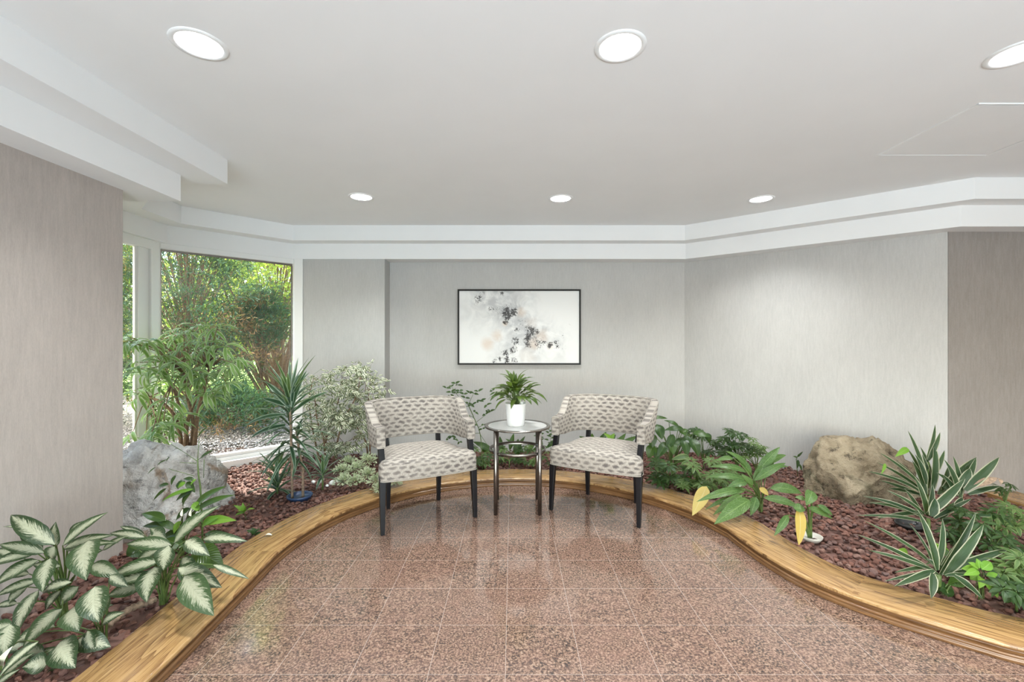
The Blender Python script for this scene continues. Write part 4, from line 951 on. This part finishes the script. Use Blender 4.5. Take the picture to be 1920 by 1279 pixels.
hero(p, c8, Yd, L8, .7, 'strap', fold=.28, arch=.07, wave=.02, pet=False)
A0 = px(*c8(800,620), Yd); A0.z = max(A0.z, .1); p.S.tube([Vector((b0.x,b0.y,BED)), A0], [.013,.010], 8)
d = MB(); q = gz(1712,990); d.lathe([(.06,.0),(.078,.02),(.083,.022),(.085,.036),(.078,.036),(.07,.016),(.0001,.014)], 32, (q.x,q.y+.02,BED)); p.extra.append(('nursery_pot', d, 'black_pot')); p.done()
b0 = px(1740,950,3.22); p = Plant('white_edged_dracaena', 'tallest white edged dracaena, at the back of the group beside the tan boulder', 'plant', (b0.x,3.22,BED), 'drac')
L9 = [((780,500),(500,385),34),((770,480),(545,340),34),((770,460),(555,290),34),((790,460),(698,180),40,.02),((790,450),(735,300),44),((800,470),(770,300),40,.04),((820,480),(828,230),46,.0),((790,340),(835,150),30,.06),((800,330),(860,190),34,.06),((830,400),(882,280),34,.06),
 ((880,470),(1042,315),64,-.04),((870,480),(900,360),40,.03),((780,500),(600,400),34,.05),((770,510),(560,430),34,.0),((800,500),(640,330),34,.04),((790,500),(720,330),46,-.02),((850,500),(930,400),40,.04),((760,500),(600,470),34,.0),((810,440),(760,260),38,.05),((800,490),(690,260),34,.03),((810,500),(845,330),40,.02)]
hero(p, c8, 3.15, L9, .75, 'strap', fold=.25, arch=.06, pet=False, wave=.015)
p.S.tube([Vector((b0.x,3.22,BED)), px(*c8(790,480),3.17), px(*c8(800,340),3.2)], [.014,.012,.008], 8)
for lf in (((700,270),(635,312),30),((585,345),(565,400),14)):
    d = MB(); hero(p, c8, 3.1, [lf], 1.0, F=d, pet=False); p.extra.append(('yellow_leaf', d, 'bright'))
p.done()
b0 = px(1803,945,3.05); p = Plant('white_edged_dracaena', 'white edged dracaena farthest right, before the dark wallpaper', 'plant', (b0.x,3.08,BED), 'drac')
L10 = [((960,520),(925,308),40,.03),((950,500),(880,325),50,.0),((965,480),(1040,315),40,.03),((985,480),(1155,315),56,.0),((1000,500),(1160,460),34,-.02),((940,510),(870,400),50,.0),((960,460),(1010,370),60,.02),((940,480),(840,390),40,.03),((960,510),(950,380),44,.05),((970,520),(900,600),34,-.05)]
hero(p, c8, 3.02, L10, .8, 'strap', fold=.25, arch=.06, pet=False)
d = MB(); hero(p, c8, 3.0, [((1020,465),(1150,418),34),((1148,418),(1163,452),20)], 1.0, F=d, pet=False, shape='lance', fold=.7); p.extra.append(('withered_leaf', d, 'cane'))
p.S.tube([Vector((b0.x,3.08,BED)), px(*c8(965,500),3.04)], [.013,.010], 8); p.done()
# --- bright umbrella seedling front right
random.seed(73)
b0 = gz(1838,1118); p = Plant('bright_seedling', 'bright green umbrella seedling right of the front dracaena', 'plant', (b0.x,b0.y,BED), 'bright')
L11 = [((1045,880),(965,872),40),((1050,870),(1000,840),30),((1055,870),(1042,820),38),((1068,875),(1112,838),44),((1090,905),(1190,935),44),((1050,900),(1010,925),36),((1062,910),(1055,970),36),((1085,930),(1148,1018),50),((1050,880),(975,905),34)]
hero(p, c8, b0.y-.05, L11, 1.0, root=Vector((b0.x,b0.y,BED)), stemr=.0018); p.done()
b0 = gz(1772,1112); p = Plant('round_leaf_sprout', 'low dark green leaves at the foot of the front dracaena by the kerb', 'plant', (b0.x,b0.y,BED), 'spath')
hero(p, c8, b0.y, [((890,975),(835,970),60),((870,990),(920,1000),60),((930,930),(990,960),60),((960,930),(900,950),60)], 1.0, 'round', root=Vector((b0.x,b0.y,BED))); 
d = MB(); hero(p, c8, b0.y+.3, [((700,800),(650,775),34),((850,770),(830,740),34),((880,760),(870,800),40),((840,790),(890,740),34)], 1.0, F=d, pet=False); p.extra.append(('young_leaves', d, 'bright')); p.done()
# ground umbrella plants at far right
for i,(xs, Y, r, fm, lb) in enumerate((
   ([(1885,918),(1895,912),(1875,920)],3.2,.07,'scheff','umbrella leaf beside the short kerb under the dark wallpaper'),
   ([(1870,975),(1895,955),(1905,985),(1920,970),(1885,990)],2.75,.12,'scheff_var','pale umbrella plant at the right edge, behind the others'),
   ([(1850,1000),(1835,985),(1860,1020),(1880,1010),(1900,1030),(1865,960)],2.55,.12,'scheff','dark umbrella plant between the dracaenas and the right edge'),
   ([(1895,1060),(1915,1045),(1880,1075),(1905,1085),(1930,1070)],2.22,.13,'scheff_var','mottled umbrella plant at the right edge near the kerb'),
   ([(1900,1110),(1880,1100),(1918,1120),(1925,1100)],2.08,.12,'scheff','dark umbrella plant in the corner of bed and photo edge, just above the kerb'),
   ([(1800,960),(1790,975),(1780,1000),(1810,990),(1820,1020),(1800,1030)],2.75,.11,'scheff','low dark umbrella plant behind the middle dracaena'),
   ([(1790,1050),(1770,1060),(1800,1070),(1815,1050)],2.35,.10,'scheff','low dark umbrella plant behind the front dracaena'))):
    bz = px(sum(q[0] for q in xs)/len(xs), 800, Y); bz.z = BED; heads = []
    for q in xs:
        for k in range(3):
            c = px(q[0]+R(-8,8), q[1]+R(-8,8), Y+R(-.08,.08)); c.z = max(c.z,.105); heads.append((c, R(.75,1)))
    schefflera('umbrella_plant', lb, bz, heads, r*.8, fm, 8, .27).done()

# --- potted plant on the table
random.seed(81)
PPX, PPY = px(967,800,3.53).x, 3.53
t = thing('potted_peace_lily', 'leafy green plant in a white pot standing on the round side table', 'potted plant', (PPX,PPY,TZ-.002))
b = MB(); b.lathe([(.0001,0),(.064,0),(.067,.004),(.084,.172),(.086,.178),(.081,.178),(.078,.165),(.0001,.163)], 48); b.build('pot', M['white_pot'], t)
b = MB(); b.lathe([(.079,.158),(.05,.168),(.0001,.172)], 24); b.build('soil', M['soil'], t)
p = Plant('x','x','x',(PPX,PPY,TZ-.002),'spath_pot'); bpy.data.objects.remove(p.t); p.t = t
root = Vector((PPX,PPY,TZ+.165))
for k in range(62):
    az = k*2.399; f = k/62; el = 1.4-1.25*f; l1 = R(.08,.16)*(1 if f > .2 else 1.1); A = root+Vector((R(-.02,.02),R(-.02,.02),0)); m = A+dirv(az,max(el,.35)+.2)*l1; l2 = R(.11,.155); e2 = el-R(.35,1.0); B = m+dirv(az,e2)*l2
    p.S.tube([A, A.lerp(m,.5)+Vector((0,0,.01)), m], .0018, 5, cap=False); p.F.blade(m, B, R(.034,.05), (0,-.2,1), .14, .22, 'ovate', 8, .02)
for q in ((963,695),(968,700)):
    B = px(q[0],q[1],3.5); A = root+Vector((-.01,0,.12)); p.F.blade(A,B,.035,(0,-1,.2),.05,.2,'lance')
p.done('foliage','stalks')
# ================================================================= garden outside the bay window
b = MB(); n = 40
vs = [(-16+22*i/n, 2+20*j/n, .06+.05*mnoise.noise(Vector((i*.4,j*.4,0)))) for j in range(n+1) for i in range(n+1)]
fs = [(j*(n+1)+i, j*(n+1)+i+1, (j+1)*(n+1)+i+1, (j+1)*(n+1)+i) for j in range(n) for i in range(n) if not (-16+22*(i+1)/n > -3.4 and 2+20*j/n < 5.3) or False]
b.add(vs, fs); struct(b.build('garden_ground', M['ground']))
b = MB(); b.box(-16,6,10.2,26,.0,.16); struct(b.build('garden_lawn', M['lawn'], smooth=False))
random.seed(91); pts=[]; sz=[]
for _ in range(11000):
    y = R(4.4,7.6); x = -y*R(.44,.92)
    if x > -3.42-(0) and y < 4.55: continue
    if y-x < 7.55: continue
    pts.append((x,y,.085+R(-.02,.02))); sz.append(R(.008,.017))
g = stones('garden_pebbles', M['pebble'], pts, sz, None, fine=False); tag(g, 'pale pebbles on the ground outside the bay window', 'gravel', kind='stuff')

def bush(name, label, cx, cy, z0, z1, rx, ry, nb, leafL, leafW, mat, bark='bark', per=70, trunk=None, seed=1, rb=.2, dens=None, brown=0, group=None, skirt=.0):
    random.seed(seed); rg = np.random.default_rng(seed)
    t = thing(name, label, 'shrub' if z1 < 2.6 else 'tree', (cx,cy,.06), 0, group); F = MB(); Sx = MB(); Bn = MB()
    PP,DD,NN = [],[],[]; PB,DB,NB = [],[],[]
    for k in range(nb):
        h = (k+.5)/nb; z = z0+(z1-z0)*h; prof = math.sin(PI*min(1,.18+h*.85))**.6
        az = k*2.399; rr = math.sqrt(R(.15,1)); c = Vector((math.cos(az)*rx*rr*prof, math.sin(az)*ry*rr*prof, z-.06))
        if trunk is None or trunk(c): Sx.tube([Vector((0,0,max(.0,(z-.06)*.45))), c*.6+Vector((0,0,(z-.06)*.25)), c], [.009,.006,.003], 4, cap=False)
        out = Vector((c.x, c.y, .25)).normalized()
        N = int(per*R(.6,1.3)); r_ = rb*R(.7,1.25)
        q = rg.normal(size=(N,3))*np.array([r_,r_,r_*.6])*.6+np.array(c); d_ = rg.normal(size=(N,3))*.7+np.array(out)*.9+(q-np.array(c))*2; nn = rg.normal(size=(N,3))*.5+np.array([0,0,1.])
        q[:,2] = np.maximum(q[:,2], .03)
        if random.random() < brown: PB.append(q);DB.append(d_);NB.append(nn)
        else: PP.append(q);DD.append(d_);NN.append(nn)
    def put(mb, P, D, N_):
        P=np.concatenate(P);D=np.concatenate(D);N_=np.concatenate(N_); k=len(P); mb.leaflets(P,D,N_,rg.uniform(.7,1.3,k)*leafL,rg.uniform(.7,1.3,k)*leafW)
    put(F,PP,DD,NN); F.build('foliage', M[mat], t)
    if PB: put(Bn,PB,DB,NB); Bn.build('dry_foliage', M['yewbrown'], t)
    if Sx.v: Sx.build('branches', M[bark], t)
    return t, Sx
bush('yew_tree','dark green yew filling the left of the big bay window pane', -4.75,6.5,.7,3.6,1.15,.8,150,.075,.014,'yew',per=230,seed=2,rb=.24,brown=.06)
bush('yew_tree','bluish green yew seen through the narrow side window', -6.3,6.3,.3,3.3,.9,.9,110,.075,.014,'yew',per=200,seed=3,rb=.25,brown=.16)
bush('yew_tree','dark green yew branch mass in the middle of the bay window view', -3.95,7.0,1.35,2.05,.5,.4,30,.075,.014,'yew',per=210,seed=4,rb=.19,brown=.08)
bush('low_juniper','low grey green juniper on the ground behind the fig, outside the window', -3.85,6.0,.2,.62,.72,.38,46,.07,.012,'yew',per=200,seed=5,rb=.17,brown=.14)
# many-stemmed shrub at right
t, _ = bush('stemmed_shrub','sunlit shrub with many bare brown stems at the right of the bay window view', -4.55,8.6,1.9,4.3,1.25,1.0,100,.10,.045,'garden',per=60,seed=6,rb=.34)
random.seed(7); Sx = MB()
for k in range(26):
    az = R(0,6.3); pts = [Vector((R(-.12,.12),R(-.12,.12),0))]; d_ = dirv(az, R(.95,1.4)); q = pts[0].copy()
    for j in range(6): d_ = (d_+Vector((R(-.15,.15),R(-.15,.15),.05))).normalized(); q = q+d_*.5; pts.append(q.copy())
    Sx.tube(pts, [.035-.0045*i for i in range(7)], 6)
Sx.build('stems', M['bark'], t)
for i,(x,y,rx,z1,lb) in enumerate(((-7.8,12.5,1.3,4.6,'light green tree beyond the yew, far left of the window view'),(-5.2,13.2,1.3,4.2,'light green tree beyond the lawn, centre of the window view'),(-2.6,12.6,1.3,4.8,'light green tree beyond the lawn, right of the window view'),(-10.8,11.8,1.4,4.8,'light green tree beyond the lawn seen through the side window'))):
    bush('garden_tree', lb, x,y,1.0,z1,rx,1.2,90,.16,.09,'garden',per=60,seed=20+i,rb=.5)
